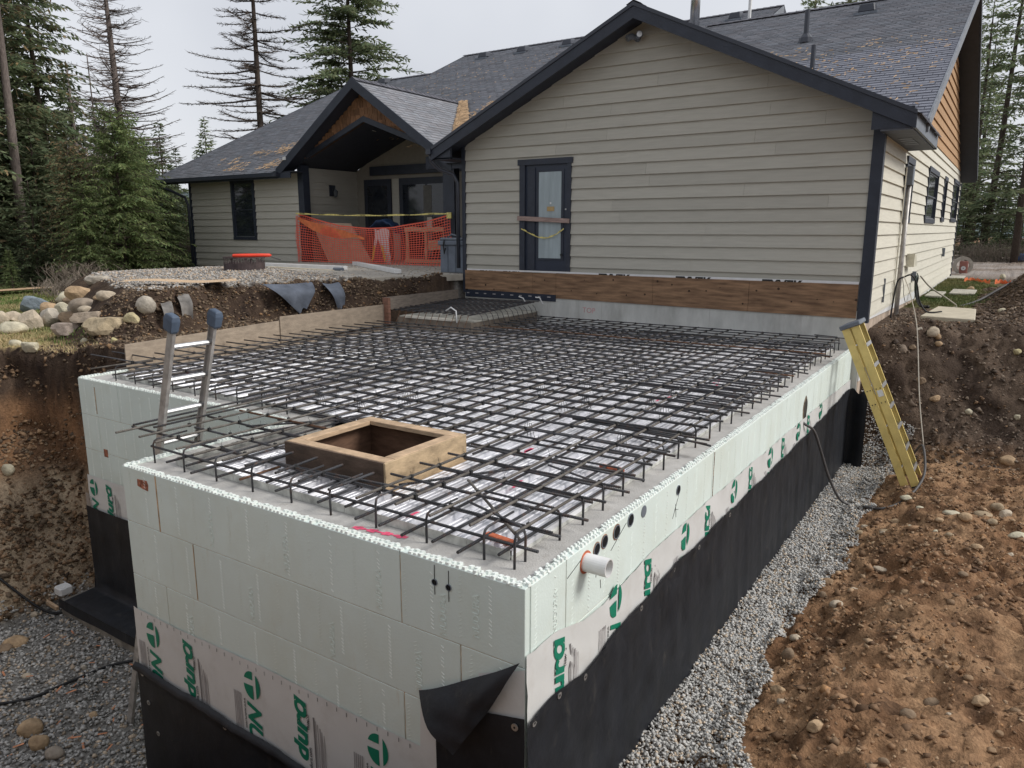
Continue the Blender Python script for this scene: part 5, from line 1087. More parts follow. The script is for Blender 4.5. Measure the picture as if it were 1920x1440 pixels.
def tree(name, label, x, y, spec, s=1., rot=0., sz=None, leaf=None, bark=None, group=None, lean=(0, 0), z=None):
    zz = (tz(x, y) if z is None else z); t = thing(name, label, 'tree' if 'shrub' not in name and 'bush' not in name else 'bush', (x, y, zz), group); ROOT[t.name] = Vector((0, 0, 0))
    key = repr(spec)+str(leaf)
    if key not in PROTO:
        tr, limbs, V, F, C = conifer_mesh(**spec)
        for a, b, c, r in limbs: tr.tube([a, b, c], [r, r*.7, r*.3], 3, caps=False)
        me = bpy.data.meshes.new('trunk'); me.from_pydata(tr.v, [], tr.f); me.materials.append(bark or BARK); me.polygons.foreach_set('use_smooth', [True]*len(me.polygons))
        o = npmesh('crown', V, F, leaf or FIR, None, C); me2 = o.data; COL.objects.unlink(o); bpy.data.objects.remove(o); PROTO[key] = (me, me2)
    for nm, me in zip(('trunk', 'crown'), PROTO[key]):
        o = bpy.data.objects.new(nm, me); put(o, t)
        if nm == 'crown': o['kind'] = 'stuff'
    t.rotation_euler = (lean[0], lean[1], rot); t.scale = (s, s, sz or s); return t
def bare_tree(name, label, x, y, H, Rr, base, seed, nb=4, dz=.3, up=.25, lean=(0, 0), dens=1., top=None, bark=BARK, r0=.17):
    rs = np.random.RandomState(seed); t = thing(name, label, 'tree', (x, y, tz(x, y))); ROOT[t.name] = Vector((0, 0, 0)); tr = MB()
    tr.tube([(0, 0, -.3), (0, 0, H*.4), (.05, 0, H*.7), (0, 0, H)], [r0, r0*.75, r0*.45, .02], 9); me = tr.build('trunk', bark, None, smooth=True); me.parent = t
    br = MB(); z = base
    while z < H-.2:
        f = (z-base)/(H-base); L0 = Rr*(1-f)**.8*(.6+.4*min(1, f*5+.2))
        for k in range(nb):
            if rs.rand() < .12: continue
            az = rs.uniform(0, 6.28); L = L0*rs.uniform(.35, 1.15)+.1; ca, sa = math.cos(az), math.sin(az); r = .006+.008*L; kk = up*rs.uniform(.5, 1.4); sg = -.22*rs.uniform(.3, 1.2)
            P = lambda q: Vector((ca*L*q, sa*L*q, z+L*(sg*q+kk*q*q))); br.tube([P(0), P(.35), P(.7), P(1)], [r*1.6, r*1.2, r*.8, r*.3], 3, caps=False)
            nt_ = int(L/.13*dens)
            for j in range(nt_):
                q = .12+.88*(j+rs.rand())/nt_; p = P(q); s = 1 if rs.rand() < .5 else -1; l = (.40*(1-q*.5)+.06)*rs.uniform(.3, 1.3)
                d = Vector((ca*.6-s*sa, sa*.6+s*ca, rs.uniform(-.25, .45))).normalized(); e = p+d*l; m = p.lerp(e, .5)+Vector((0, 0, rs.uniform(-.04, .04)))
                br.tube([p, m, e], [.010, .008, .004], 3, caps=False)
                if dens > 1.2 and rs.rand() < .7: e2 = m+Vector((ca*s*.3+rs.uniform(-.5, .5), sa*s*.3+rs.uniform(-.5, .5), rs.uniform(-.2, .4)))*.22; br.tube([m, e2], [.009, .004], 3, caps=False)
        z += dz*rs.uniform(.6, 1.4)
    o = br.build('branches', bark, None, fix=False); o.parent = t; o['kind'] = 'stuff'; t.rotation_euler = (lean[0], lean[1], 0); return t
TALL = dict(seed=21, H=17, Rr=3.9, base=1.2, dz=.38, nb=6, ql=.32, qw=.105, step=.18, twl=.6, gap=.18)
TALL2 = dict(seed=22, H=17, Rr=3.7, base=1.2, dz=.33, nb=6, ql=.36, qw=.12, step=.18, twl=.55, brown=.10, droop=.42, hang=.5, shape=.6)
MID = dict(seed=23, H=9, Rr=2.3, base=.3, dz=.22, nb=6, ql=.30, qw=.11, step=.16, twl=.45)
SMALL = dict(seed=24, H=4.2, Rr=1.5, base=.05, dz=.125, nb=6, ql=.19, qw=.07, step=.10, twl=.33)
CEDS = dict(seed=25, H=4.4, Rr=1.75, base=.05, dz=.10, nb=7, rise=.30, droop=.45, ql=.13, qw=.042, step=.07, twl=.36, hang=.7, shape=.5, gap=.06)
CEDS2 = dict(seed=26, H=4.0, Rr=1.6, base=.05, dz=.105, nb=7, rise=.28, droop=.42, ql=.125, qw=.042, step=.072, twl=.34, hang=.6, shape=.55)
OPEN = dict(seed=27, H=17, Rr=3.6, base=2.2, dz=.46, nb=6, ql=.34, qw=.11, step=.24, twl=.6, gap=.36, hang=.15, shape=.55)
tree('fir_tree', 'large dense green fir rising behind the ridge left of the big gable', -29.9, 28.8, dict(seed=31, H=19, Rr=5.3, base=2, dz=.36, nb=7, ql=.34, qw=.115, step=.15, twl=.70, droop=.30, gap=.08, shape=.62), 1.0)
bare_tree('larch_tree', 'tall dark larch with dense bare twigs behind the left roof slope', -30.9, 23.3, 18, 4.2, 5.4, 41, nb=5, dz=.36, up=.16, dens=3.2, r0=.20)
bare_tree('dead_tree', 'bare leaning larch with fine upcurved branches above the cedars', -31.0, 16.1, 14.5, 3.0, 3.0, 42, nb=6, dz=.17, up=.30, dens=1.15, r0=.21, lean=(0, R(-2.2)), bark=BARKG)
bare_tree('dead_snag', 'broken thin snag between the bare larch and the dark firs', -30.1, 13.5, 7.8, .9, 2.0, 43, nb=2, dz=.5, up=.2, dens=.8, r0=.12, bark=BARKG)
bare_tree('dead_tree', 'thin dead sapling just left of the bare leaning larch', -31.3, 15.0, 8.6, 1.3, 2.5, 44, nb=4, dz=.25, up=.3, dens=1., r0=.07, bark=BARKG)
tt = tree('pine_tree', 'slim conifer with a long bare grey brown trunk at the left edge', -22.8, 7.9, dict(seed=33, H=12.5, Rr=2.3, base=7.4, dz=.33, nb=5, ql=.24, qw=.075, step=.16, twl=.42, brown=.1), 1., bark=BARKG, lean=(0, R(1.0)))
tree('fir_tree', 'tall brownish fir with drooping boughs behind the slim trunk', -25.5, 9.1, TALL2, .82, .4)
tree('fir_tree', 'tall dark fir whose boughs reach towards the bare larch', -26.6, 10.6, dict(TALL2, seed=52), .70, 1.9)
tree('fir_tree', 'dark fir cut by the left edge of the view', -23.4, 6.3, dict(TALL2, seed=53), .70, 2.9)
tree('fir_tree', 'dark fir standing deep in the left wood behind the brownish one', -35.0, 12.5, TALL, .82, .9)
tree('fir_tree', 'shadowy fir filling the gap between dark boughs and snag', -32.7, 12.7, MID, 1.05, 2.2)
tree('cedar_tree', 'bright green drooping cedar, biggest of the cedars beside the gravel pad', -19.0, 8.8, CEDS, 1.02, .3, leaf=CED)
tree('cedar_tree', 'cedar with dead brown twigs on the left flank of the bright cedar', -20.5, 8.3, dict(CEDS2, seed=61, brown=.5), .95, 1.2, leaf=FIR)
tree('cedar_tree', 'green cedar between the bright cedar and the house wing', -21.6, 10.9, dict(CEDS2, seed=62), .88, 2.4, leaf=CED)
tree('cedar_tree', 'cedar with feathery tips rising behind the bright cedar', -23.4, 12.0, dict(CEDS, seed=63), 1.05, .7, leaf=CED)
bare_tree('dead_tree', 'grey dead sapling with a tangle of twigs inside the left cedars', -20.6, 8.9, 3.6, 1.2, .5, 45, nb=6, dz=.13, up=-.1, dens=1.6, r0=.05, bark=mat('dead_twig_bark', (.24, .19, .15), .95, var=.2))
tree('fir_tree', 'pointed young fir standing clear beside the left eave', -31.9, 18.3, MID, .70, .4)
tree('fir_tree', 'lower young fir just right of the pointed one near the eave', -34.9, 21.0, MID, .62, 1.5)
tree('fir_tree', 'small fir tip showing above the left roof slope', -47.2, 31.5, MID, 1.02, 2.5)
tree('young_fir', 'low dark fir below the bare grey brown trunk', -20.8, 7.3, SMALL, .68, .2); tree('young_fir', 'low dark fir right of the grey brown trunk', -21.4, 8.7, SMALL, .60, 1.2)
tree('young_fir', 'dark understory fir left of the grey brown trunk', -22.4, 6.9, SMALL, .95, 2.2); tree('young_fir', 'dark understory fir behind the low fir pair', -23.8, 8.9, SMALL, 1.15, 3.2)
tree('young_spruce', 'small bright green spruce at the left edge of the lawn', -19.4, 6.0, dict(SMALL, seed=71), .25, .5, leaf=CED)
for i, (x, y, sp, sc, lb) in enumerate(((-30.5, 9.3, 'T', .62, 'broad dark fir filling the wood between the slim trunk and the snag'), (-28.5, 6.5, 'T', .66, 'broad dark fir at the very left behind the spruce'), (-33.5, 15.2, 'M', .95, 'green fir just behind the snag'), (-36.0, 17.8, 'M', .85, 'green fir behind the bare larch trunk'), (-26.0, 7.2, 'M', .8, 'dark mid height fir behind the lumber stack'), (-25.0, 8.2, 'M', .6, 'dark fir immediately behind the slim trunk'), (-24.6, 9.8, 'M', .55, 'mid height fir behind the low dark firs'))): tree('fir_tree', lb, x, y, TALL2 if sp == 'T' else MID, sc, i*1.37)
for i, (x, y, s) in enumerate(((-19.9, 9.7, .95), (-22.4, 12.0, .85), (-18.6, 7.6, .62))): tree('cedar_tree', ['green cedar filling the middle of the cedar group', 'smaller cedar nearest the drive beside the house', 'short cedar at the front left of the bright cedar'][i], x, y, dict(CEDS2, seed=62), s, i+.5, leaf=CED)
LB = ['left back wood, fir at the far left', 'left back wood, second fir from the left', 'left back wood, fir behind the snag', 'left back wood, fir behind the bare larch', 'left back wood, fir right of the larch trunk', 'left back wood, fir behind the pointed young fir', 'left back wood, fir nearest the house']
for i, (x, y, s) in enumerate(((-44.8, 15.0, 1.2), (-45.9, 17.5, 1.1), (-43.3, 18.3, 1.0), (-47.1, 22.0, .92), (-41.9, 21.2, .80), (-49.6, 27.7, .78), (-50.2, 30.6, .66))): tree('fir_tree', LB[i], x, y, MID, s, i*.9, group='firs in the left background')
for i, (x, y, s) in enumerate(((-27.5, 10.9, 1.2), (-27.2, 12.2, .95), (-28.2, 13.6, .9), (-26.4, 13.9, .75), (-29.5, 16.0, .9), (-30.2, 18.2, .72))):
    tree('young_fir', ['mid green fir behind the dead brown twigs', 'green fir filling in behind the left cedars', 'green fir below the broken snag', 'green fir between the feathery and brown cedars', 'green fir at the foot of the bare larch', 'green fir at the back of the drive beside the house'][i], x, y, dict(SMALL, seed=80+i % 2), s, i*1.1, group='young firs behind the cedars')
tree('fir_tree', 'tall fir behind the main roof ridge, right of the small gable', -9.3, 55.9, TALL, 1.38, .5); tree('fir_tree', 'tall fir behind the main roof ridge near the roof vent', -5.4, 60.4, TALL, 1.42, 1.9); tree('fir_tree', 'tall fir behind the small dark gable on the ridge', -12.6, 60.4, TALL, 1.30, 3.9); tree('fir_tree', 'broad fir behind the right end of the main ridge', -2.6, 58.0, TALL, 1.3, 2.9)
tree('pine_tree', 'open tall conifer just beyond the right end of the house', .4, 49.0, OPEN, 1.05, .4, lean=(0, R(2))); tree('pine_tree', 'open conifer with a dark stem near the right edge', 2.0, 43.0, dict(OPEN, seed=91), .92, 1.7, lean=(0, R(1.5)))
tree('pine_tree', 'tall conifer cut by the right edge of the view', 3.4, 47.0, OPEN, .98, 3.0); tree('pine_tree', 'far conifer seen between the right hand stems', -.9, 66.9, OPEN, 1.0, 4.4); tree('pine_tree', 'conifer stem close against the right end of the house', -.7, 54.0, dict(OPEN, seed=91), .95, 5.1)
for i, (x, y, s) in enumerate(((-.9, 52.9, 1.1), (.3, 48.0, .92), (1.3, 46.0, .95), (2.2, 50.0, 1.1), (3.0, 46.0, .9), (-1.6, 47.0, .9), (1.0, 55.0, 1.3))):
    tree('young_fir', ['bushy young fir against the house corner at the right', 'second bushy fir right of the house', 'bushy fir below the dark conifer stem', 'taller bushy fir behind the row at the right', 'bushy fir at the right edge of the view', 'bushy fir mostly hidden by the house end', 'tallest bushy fir in the right hand thicket'][i], x, y, dict(SMALL, seed=80+i % 2), s, i*1.3, leaf=FIR, group='bushy firs right of the house')
def shrub(name, label, x, y, w, h, n, seed, col=DRY):
    rs = np.random.RandomState(seed); m = MB()
    for i in range(n):
        a = Vector((x+rs.uniform(-w, w)*.6, y+rs.uniform(-.5, .5), tz(x, y)-.05)); d = Vector((rs.normal(0, .5), rs.normal(0, .5), 1)).normalized(); L = h*rs.uniform(.4, 1.1); b = a+d*L*.5+Vector((rs.normal(0, .05), 0, 0)); c = b+Vector((rs.normal(0, .3), rs.normal(0, .3), .8))*L*.5
        m.tube([a, b, c], [.012, .008, .003], 3, caps=False)
        for k in range(3): m.tube([b.lerp(c, k*.3), b.lerp(c, k*.3)+Vector((rs.normal(0, .12), rs.normal(0, .12), .14))], [.006, .003], 3, caps=False)
    o = m.build(name, DRYT, None, fix=False); meta(o, label, 'bush'); return o
DRYT = mat('dry_shrub_twigs', (.24, .20, .16), .95, var=.25)
shrub('dry_bush', 'grey leafless brush against the wood just left of the house wing', -24.0, 14.0, 1.8, 1.3, 260, 1); shrub('dry_bush', 'dry brush and weeds at the foot of the slim trunk', -18.5, 7.2, 1.6, .6, 120, 2); shrub('dry_bush', 'brown brush below the right hand firs', 1.5, 44.0, 3.5, 1.3, 420, 3)
shrub('dry_bush', 'dry weeds beside the stone pile at the lawn edge', -17.2, 6.2, 1.2, .5, 70, 4)
# firs added out of view behind the viewer to shade the near foundation faces
for i, (x, y, s) in enumerate(((-9, -17, .9), (-4, -19, 1.0), (1, -18, .95), (6, -20, 1.0), (-14, -15, .85), (11, -22, .9))): tree('fir_tree', 'fir added out of view behind the viewer for its shade', x, y, TALL, s, i*.7, group='added shade firs behind the viewer')
# far hills
mb = MB(); a_ = np.linspace(0, 6.283, 90)[:-1]; n = len(a_)
for k, (r, zf_) in enumerate(((150, lambda a: -2), (230, lambda a: 9+3*math.sin(3*a)+2*math.sin(7*a+1)), (255, lambda a: -3))): mb.v += [(-5+math.cos(a)*r, 20+math.sin(a)*r, zf_(a)) for a in a_]
for k in range(2): mb.f += [(k*n+i, k*n+(i+1) % n, (k+1)*n+(i+1) % n, (k+1)*n+i) for i in range(n)]
meta(mb.build('hills', mat('far_hills', (.075, .10, .105), 1, var=.25, scale=.15), None, smooth=True), kind='structure')
# ---------------------------------------------------------------- loose rocks
def rock(name, label, x, y, z, w, h, col=(.40, .36, .30), seed=0, kind='round', d=None, rot=None, group=None, sink=.18):
    import bmesh
    rs = random.Random(seed*7+1); bm = bmesh.new(); bmesh.ops.create_icosphere(bm, subdivisions=3, radius=1)
    pl = []
    for i in range(15 if kind != 'round' else 9):
        n = Vector((rs.gauss(0, 1), rs.gauss(0, 1), rs.gauss(0, .8))).normalized(); pl.append((n, rs.uniform(.60, .80) if kind != 'round' else rs.uniform(.74, .92)))
    if kind == 'slab': pl += [(Vector((0, 0, 1)), .42), (Vector((0, 0, -1)), .5)]
    ph = [rs.uniform(0, 6) for _ in range(6)]
    for v in bm.verts:
        c = v.co.copy()
        for n, q in pl:
            e = c.dot(n)-q
            if e > 0: c -= n*e*(.95 if kind != 'round' else .8)
        nn = .035*(math.sin(c.x*5+ph[0])*math.sin(c.y*6+ph[1])+math.sin(c.z*7+ph[2])*math.sin(c.x*9+ph[3])); v.co = c*(1+nn)
    zs = [v.co.z for v in bm.verts]; xs_ = [v.co.x for v in bm.verts]; sz = h/(max(zs)-min(zs)); sx = w/(max(xs_)-min(xs_)); dd = (d or w*.8)/2*1.05
    me = bpy.data.meshes.new(name)
    for v in bm.verts: v.co = Vector((v.co.x*sx, v.co.y*dd, (v.co.z-min(zs))*sz))
    bm.to_mesh(me); bm.free()
    if kind == 'round': me.polygons.foreach_set('use_smooth', [True]*len(me.polygons))
    key = 'stone_%02d%02d%02d' % tuple(int(c*99) for c in col); me.materials.append(mat(key, col, .88, var=.22, scale=9, bump=.45, bscale=38))
    o = bpy.data.objects.new(name, me); COL.objects.link(o); o.location = (x, y, z-h*sink); o.rotation_euler = (rs.uniform(-.12, .12), rs.uniform(-.12, .12), rot if rot is not None else R(33)+rs.uniform(-.3, .3)); meta(o, label, 'rock', group); return o
BE, TN, GY_, BR, BG, PA = (.50, .42, .32), (.44, .31, .19), (.43, .385, .32), (.25, .18, .12), (.22, .26, .29), (.56, .51, .38)
PILE = [('large beige boulder at the front of the stone pile, left of the round grey one', -12.17, 3.17, .14, .36, .33, BE, 'r'), ('round grey white boulder in the middle of the front row', -12.22, 3.5, .14, .34, .33, GY_, 'round'), ('pale yellowish boulder lowest in the stone pile at the lawn', -11.88, 2.73, .12, .41, .21, PA, 'round'),
 ('small beige stone wedged behind the pale yellowish boulder', -13.3, 3.38, .16, .32, .20, BE, 'round'), ('beige boulder cut by the left edge of the view', -13.27, 3.12, .14, .28, .25, BE, 'round'), ('blue grey pitted boulder at the upper left of the pile', -14.6, 4.30, .18, .58, .33, BG, 'r'),
 ('tan blocky stone leaning on the blue grey boulder', -13.5, 4.08, .2, .37, .26, TN, 'r'), ('upright light tan stone above the round grey boulder', -12.65, 3.95, .22, .29, .30, PA, 'r'), ('dark brown stone behind the front row', -11.85, 3.66, .18, .32, .24, BR, 'r'),
 ('big smooth tan boulder on top of the pile', -12.69, 4.29, .55, .44, .25, TN, 'round'), ('pale flat boulder left of the top boulder', -13.6, 4.5, .42, .38, .22, PA, 'round'), ('small dark stone under the top boulder', -13.1, 4.3, .38, .26, .18, BR, 'round'),
 ('broad brown grey boulder half buried under the top boulder', -11.73, 3.84, .38, .50, .27, (.30, .245, .19), 'round'), ('small grey egg shaped stone on the broad boulder', -12.0, 3.8, .39, .20, .14, GY_, 'round'), ('two small pinkish stones beside the egg shaped stone', -11.4, 3.7, .43, .21, .11, BE, 'round'),
 ('big flat topped tan slab jutting out at the right of the pile', -9.35, 2.98, .30, .64, .24, (.44, .355, .235), 'slab'), ('layered flat slab behind the jutting slab', -10.1, 3.15, .42, .50, .14, (.42, .34, .26), 'slab'), ('brown block propping up the layered slab', -10.3, 3.1, .30, .22, .18, BR, 'r'),
 ('weathered flat slab in the grass at the foot of the pile', -10.4, 2.91, .22, .44, .17, (.40, .33, .28), 'slab'), ('grey lens shaped boulder on the gravel behind the pile', -12.9, 4.75, .80, .48, .16, GY_, 'round'), ('pale stone on the gravel edge right of the top boulder', -10.3, 3.5, .70, .27, .16, BE, 'round'),
 ('small tan stone next to the pale stone on the gravel edge', -11.3, 3.95, .62, .24, .12, TN, 'round'), ('round speckled boulder alone at the edge of the bank', -9.04, 3.42, .60, .28, .24, GY_, 'round'), ('yellowish stone below the lone speckled boulder', -9.05, 3.2, .46, .22, .15, (.50, .43, .26), 'round'),
 ('small white stone alone on the straw coloured lawn', -10.44, 2.13, .10, .17, .11, PA, 'round'), ('pale knobbly stone on the turf edge above the pit', -9.9, 2.11, .10, .23, .13, PA, 'r'), ('small white stone in the earth left of the boards', -9.53, 2.7, .15, .11, .09, PA, 'round'), ('round yellow stone in the earth near the first form board', -8.66, 2.68, .22, .10, .10, (.48, .42, .22), 'round')]
for i, (lb, x, y, z, w, h, c, k) in enumerate(PILE): rock('boulder', lb, x, y, z, w*1.10, h*1.22, c, 100+i, ('r' if k == 'round' and i % 2 else k), group='stones of the pile left of the slab')
BANK = [('largest round grey stone just under the concrete pad', .96, 10.85, .16, .22, .19, BE), ('small grey stone left of the largest bank stone', .77, 10.74, .20, .11, .11, GY_), ('small tan stone under the largest bank stone', 1.05, 10.86, .1, .10, .11, TN), ('small pinkish stone below the little tan one', 1.07, 10.78, .0, .11, .09, TN),
 ('flat brown stone beside the hanging cable', .73, 10.5, -.05, .13, .09, BR), ('round brown stone halfway up the bank near the cable', .81, 10.45, -.23, .11, .10, BR), ('blocky stone in the bank against the old foundation', .58, 10.40, -.1, .17, .17, (.28, .22, .17)), ('rounded brown stone in the middle of the bank', .89, 10.31, -.56, .18, .13, BR),
 ('flat tan stone set in the smooth part of the bank', 1.15, 10.24, -.8, .18, .11, TN), ('bright white stone low in the bank', 1.61, 10.23, -.95, .12, .10, PA), ('long dark ledge stone near the bottom of the bank', .88, 9.81, -1.38, .31, .12, (.12, .095, .075)), ('yellowish stone at the right edge of the bank', 2.14, 11.05, -.08, .14, .11, (.48, .42, .24)),
 ('half buried tan boulder at the foot of the bank', 2.18, 9.54, -1.46, .25, .15, TN), ('small stone above the half buried boulder', 2.04, 9.69, -1.35, .11, .09, TN), ('pale stone in the right part of the bank', 2.24, 10.27, -.96, .11, .09, PA)]
for i, (lb, x, y, z, w, h, c) in enumerate(BANK): rock('stone', lb, x, y+.02, z, w, h, c, 200+i, 'r' if i % 3 else 'round', sink=.35, group='stones in the bank right of the house')
TOPR = [('tan stone at the end of the lawn', 1.06, 20.89, .2, .20, .16), ('pale stone heap beside the grey gravel behind the pad, left one', 1.86, 13.69, .3, .15, .11), ('pale stone heap beside the grey gravel behind the pad, right one', 2.07, 13.55, .34, .14, .12), ('yellow stone on the right bank top', 2.25, 13.9, .36, .13, .12), ('white stone on the dark soil mound', 1.75, 22.0, .5, .15, .16), ('big tan boulder on the far gravel', 1.04, 46.8, .1, .85, .6), ('small round boulder left of the big far one', .45, 47.0, .1, .3, .26), ('far pale boulder near the right edge', 2.6, 45.0, .1, .8, .4)]
for i, (lb, x, y, z, w, h) in enumerate(TOPR): rock('stone', lb, x, y, z, w, h, (TN, PA, BE)[i % 3], 240+i, 'round')
DIRT = [(0.86,4.28,.14,.09),(0.95,6.02,.10,.08),(0.75,6.25,.09,.06),(0.66,6.46,.08,.05),(1.0,6.18,.06,.05),(1.06,6.85,.13,.09),(1.0,6.46,.17,.07),(0.77,6.65,.14,.07),(0.87,4.15,.05,.04),(0.72,5.13,.10,.06),(0.70,5.32,.10,.06),(0.68,4.8,.14,.10),(0.69,4.45,.08,.07),(0.72,3.89,.08,.06),(0.69,3.78,.07,.06),(0.66,3.49,.10,.08),(0.68,3.11,.11,.13),(0.75,2.5,.12,.10),(0.83,2.3,.07,.06),(1.04,3.26,.05,.05),(1.16,2.94,.06,.05),(1.13,1.98,.14,.08),(1.58,1.75,.07,.06),(1.65,2.34,.11,.07),(1.78,2.81,.13,.06),(2.07,2.81,.15,.08),(1.98,3.08,.07,.04),(1.85,4.9,.09,.06),(1.3,4.56,.05,.05),(0.96,4.61,.11,.05),(1.1,5.29,.15,.06),(1.42,4.42,.10,.05),(1.89,2.53,.04,.03),(2.19,2.54,.06,.05),(2.15,2.33,.07,.03),(1.54,6.44,.10,.06),(1.3,7.01,.09,.05),(1.25,6.46,.06,.05),(1.79,6.53,.15,.11),(1.93,7.22,.14,.07),(2.09,7.4,.15,.11),(2.18,7.24,.16,.14),(2.05,6.76,.12,.08),(2.29,6.86,.16,.08),(1.67,5.96,.10,.06),(1.93,5.75,.11,.06),(2.23,5.9,.11,.05),(1.54,5.99,.07,.05),(1.32,8.19,.08,.06),(1.11,7.47,.17,.08),(1.65,6.8,.22,.07),(1.95,6.95,.2,.07),(1.5,7.6,.08,.05),(2.3,6.4,.2,.07)]
ORD = 'first second third fourth fifth sixth seventh eighth ninth tenth eleventh twelfth thirteenth fourteenth fifteenth sixteenth seventeenth eighteenth nineteenth twentieth twenty-first twenty-second twenty-third twenty-fourth twenty-fifth twenty-sixth twenty-seventh twenty-eighth'.split()
cnt = [0, 0, 0]; DIRT.sort(key=lambda q: q[1])
for i, (x, y, w, h) in enumerate(DIRT):
    far = y > 5.5; gi = 0 if far else (1 if x < .9 else 2); od = ORD[cnt[gi]]; cnt[gi] += 1; rock('stone', ((('large flat' if w > .14 else ('small' if w < .09 else 'rounded'))+' stone near the yellow ladder, '+od+' counted away from the viewer') if far else ((('larger' if w > .1 else 'small')+' stone at the gravel edge, '+od+' from the viewer') if x < .9 else (('larger' if w > .1 else 'small')+' stone in the churned brown dirt, '+od+' from the viewer'))), x, y, tz(x, y), w, h, (TN, BE, (.36, .275, .18), PA)[i % 4] if far else (BR, TN, BE, (.30, .20, .12))[i % 4], 300+i, 'r' if i % 4 == 1 else 'round', group=('stones near the yellow ladder' if far else ('stones at the gravel edge' if x < .9 else 'stones in the churned dirt')), sink=.42)
PITS = [('large tan stone at the bottom left corner of the pit', -5.82, -.12, .24, .20, TN), ('round tan stone beside the large corner stone', -5.49, -.19, .19, .17, TN), ('grey tan stone right of the two corner stones', -5.24, -.17, .20, .11, (.32, .27, .22)), ('flat stone beside the black hose on the pit gravel', -7.75, .57, .28, .15, TN), ('dark flat stone under the hose beside the pit bank', -7.68, .42, .20, .08, BR), ('small tan stone on the dark gravel near the ladder foot', -5.51, .35, .10, .07, TN), ('small pinkish stone on the dark gravel', -6.89, .32, .12, .07, BE), ('pale stone stuck in the brown bank at the left edge', -9.45, 1.42, .17, .18, PA), ('small stone near the footing corner', -8.2, 1.0, .11, .08, BE), ('small grey stone on the gravel by the footing', -6.47, .74, .07, .06, GY_)]
for i, (lb, x, y, w, h, c) in enumerate(PITS): rock('stone', lb, x, y, tz(x, y), w, h, c, 400+i, 'round')
rr = random.Random(77); o = MB()
for i in range(46):
    x, y = rr.uniform(-7.6, -4.7), rr.uniform(-.6, 1.4); z = tz(x, y)+.03; a = rr.uniform(0, 3); l = rr.uniform(.02, .055); w = rr.uniform(.008, .02); c, s = math.cos(a)*l, math.sin(a)*l
    o.add([(x-c, y-s, z), (x+c, y+s, z+.01), (x+c-s*.4, y+s+c*.4, z+.012), (x-c-s*.4, y-s+c*.4, z+.004)], [(0, 1, 2, 3)])
meta(o.build('foam_scraps', mat('orange_scraps', (.55, .24, .13), .8, var=.3, scale=10), None, fix=False), 'scattered orange foam crumbs on the dark pit gravel', 'debris', kind='stuff')
# ---------------------------------------------------------------- things on and around the patio
NT = thing('safety_net', 'sagging orange plastic safety netting across the porch opening', 'safety net', (-12.4, 11.78, .92))
def netp(u, v):
    x = -15.17+u*5.5; top = float(np.interp(u, [0, .06, .3, .5, .65, .85, 1], [2.25, 2.20, 1.93, 1.86, 1.88, 2.02, 2.18])); z = .90+(top-.90)*v+.03*math.sin(u*14)*v*(1-v); return Vector((x, 11.78-.09*math.sin(math.pi*v)*math.sin(u*5+1)-.03*math.sin(u*23+v*4), z))
def strand(fn, n, w, vert, parent):
    m = MB(); 
    for i in range(n+1):
        p = fn(i/n); o_ = Vector((w/2, 0, 0)) if vert else Vector((0, 0, w/2)); m.v += [tuple(p-o_), tuple(p+o_)]
    m.f = [(2*i, 2*i+1, 2*i+3, 2*i+2) for i in range(n)]; m.build('net_strand', NETM, parent, fix=False)
for j in range(20): strand(lambda u, j=j: netp(u, j/19), 60, .018 if j % 19 else .035, False, NT)
for i in range(63): strand(lambda v, i=i: netp(i/62, v)+Vector((.02*math.sin(v*7+i*.3), 0, 0)), 10, .018, True, NT)
m = MB(); m.grid(lambda u, v: (-15.10+u*2.6, 11.72-.05*math.sin(u*8), 2.18-.55*u-.02*v-(.05+.20*math.sin(math.pi*min(1, u*1.15)))*v), 20, 3); m.build('folded_net', mat('orange_net_fold', (.72, .20, .08), .6), NT, fix=False)
m = MB(); m.grid(lambda u, v: (-15.22+u*.09, 11.74, .92+1.3*v), 2, 8); m.build('net_edge', mat('net_edge_pink', (.62, .22, .18), .6), NT, fix=False)
TP = thing('caution_tape', 'yellow caution tape stretched above the orange netting', 'tape', (-12.4, 11.7, 2.2)); m = MB(); m.grid(lambda u, v: (-15.16+u*5.55, 11.70, 2.262-.05*math.sin(math.pi*u)-.06*u+.034*v*(1+.3*math.sin(u*30))), 50, 1); m.build('tape_band', TAPE, TP, fix=False)
m = MB(); m.box((-9.72, 11.68, 2.10), (-9.58, 11.72, 2.24)); m.build('tape_knot', TAPE, TP)
for i in range(7): letter('tape_lettering', 'CAUTION', .045, (-15.0+i*.78, 11.695, 2.262-.05*math.sin(math.pi*(i*.14))-.06*i*.14+.006), (1, 0, -.02), (0, -1, 0), INK, TP, .001)
def solo(name, label, cat, mb, m, **k): o = mb.build(name, m, None, **k); meta(o, label, cat); return o
mb = MB(); mb.beam((-14.45, 12.45, .95), (-14.95, 12.25, 2.05), 1.25, .03, (0, 1, .2)); mb.v = [(-14.95, 12.1, 2.0), (-13.95, 12.6, 1.98), (-13.05, 12.5, .93), (-14.25, 12.0, .93), (-14.95, 12.14, 2.03), (-13.95, 12.64, 2.01), (-13.05, 12.54, .93), (-14.25, 12.04, .93)]; mb.f = [(0,1,2,3),(7,6,5,4),(0,4,5,1),(1,5,6,2),(2,6,7,3),(3,7,4,0)]
solo('leaning_board', 'tan sheet of board leaning behind the left part of the orange netting', 'board', mb, mat('tan_sheet', (.52, .38, .27), .8, var=.1))
BG_ = thing('product_sack', 'white and dark red printed sack standing behind the netting', 'sack', (-12.7, 12.6, .92)); mb = MB()
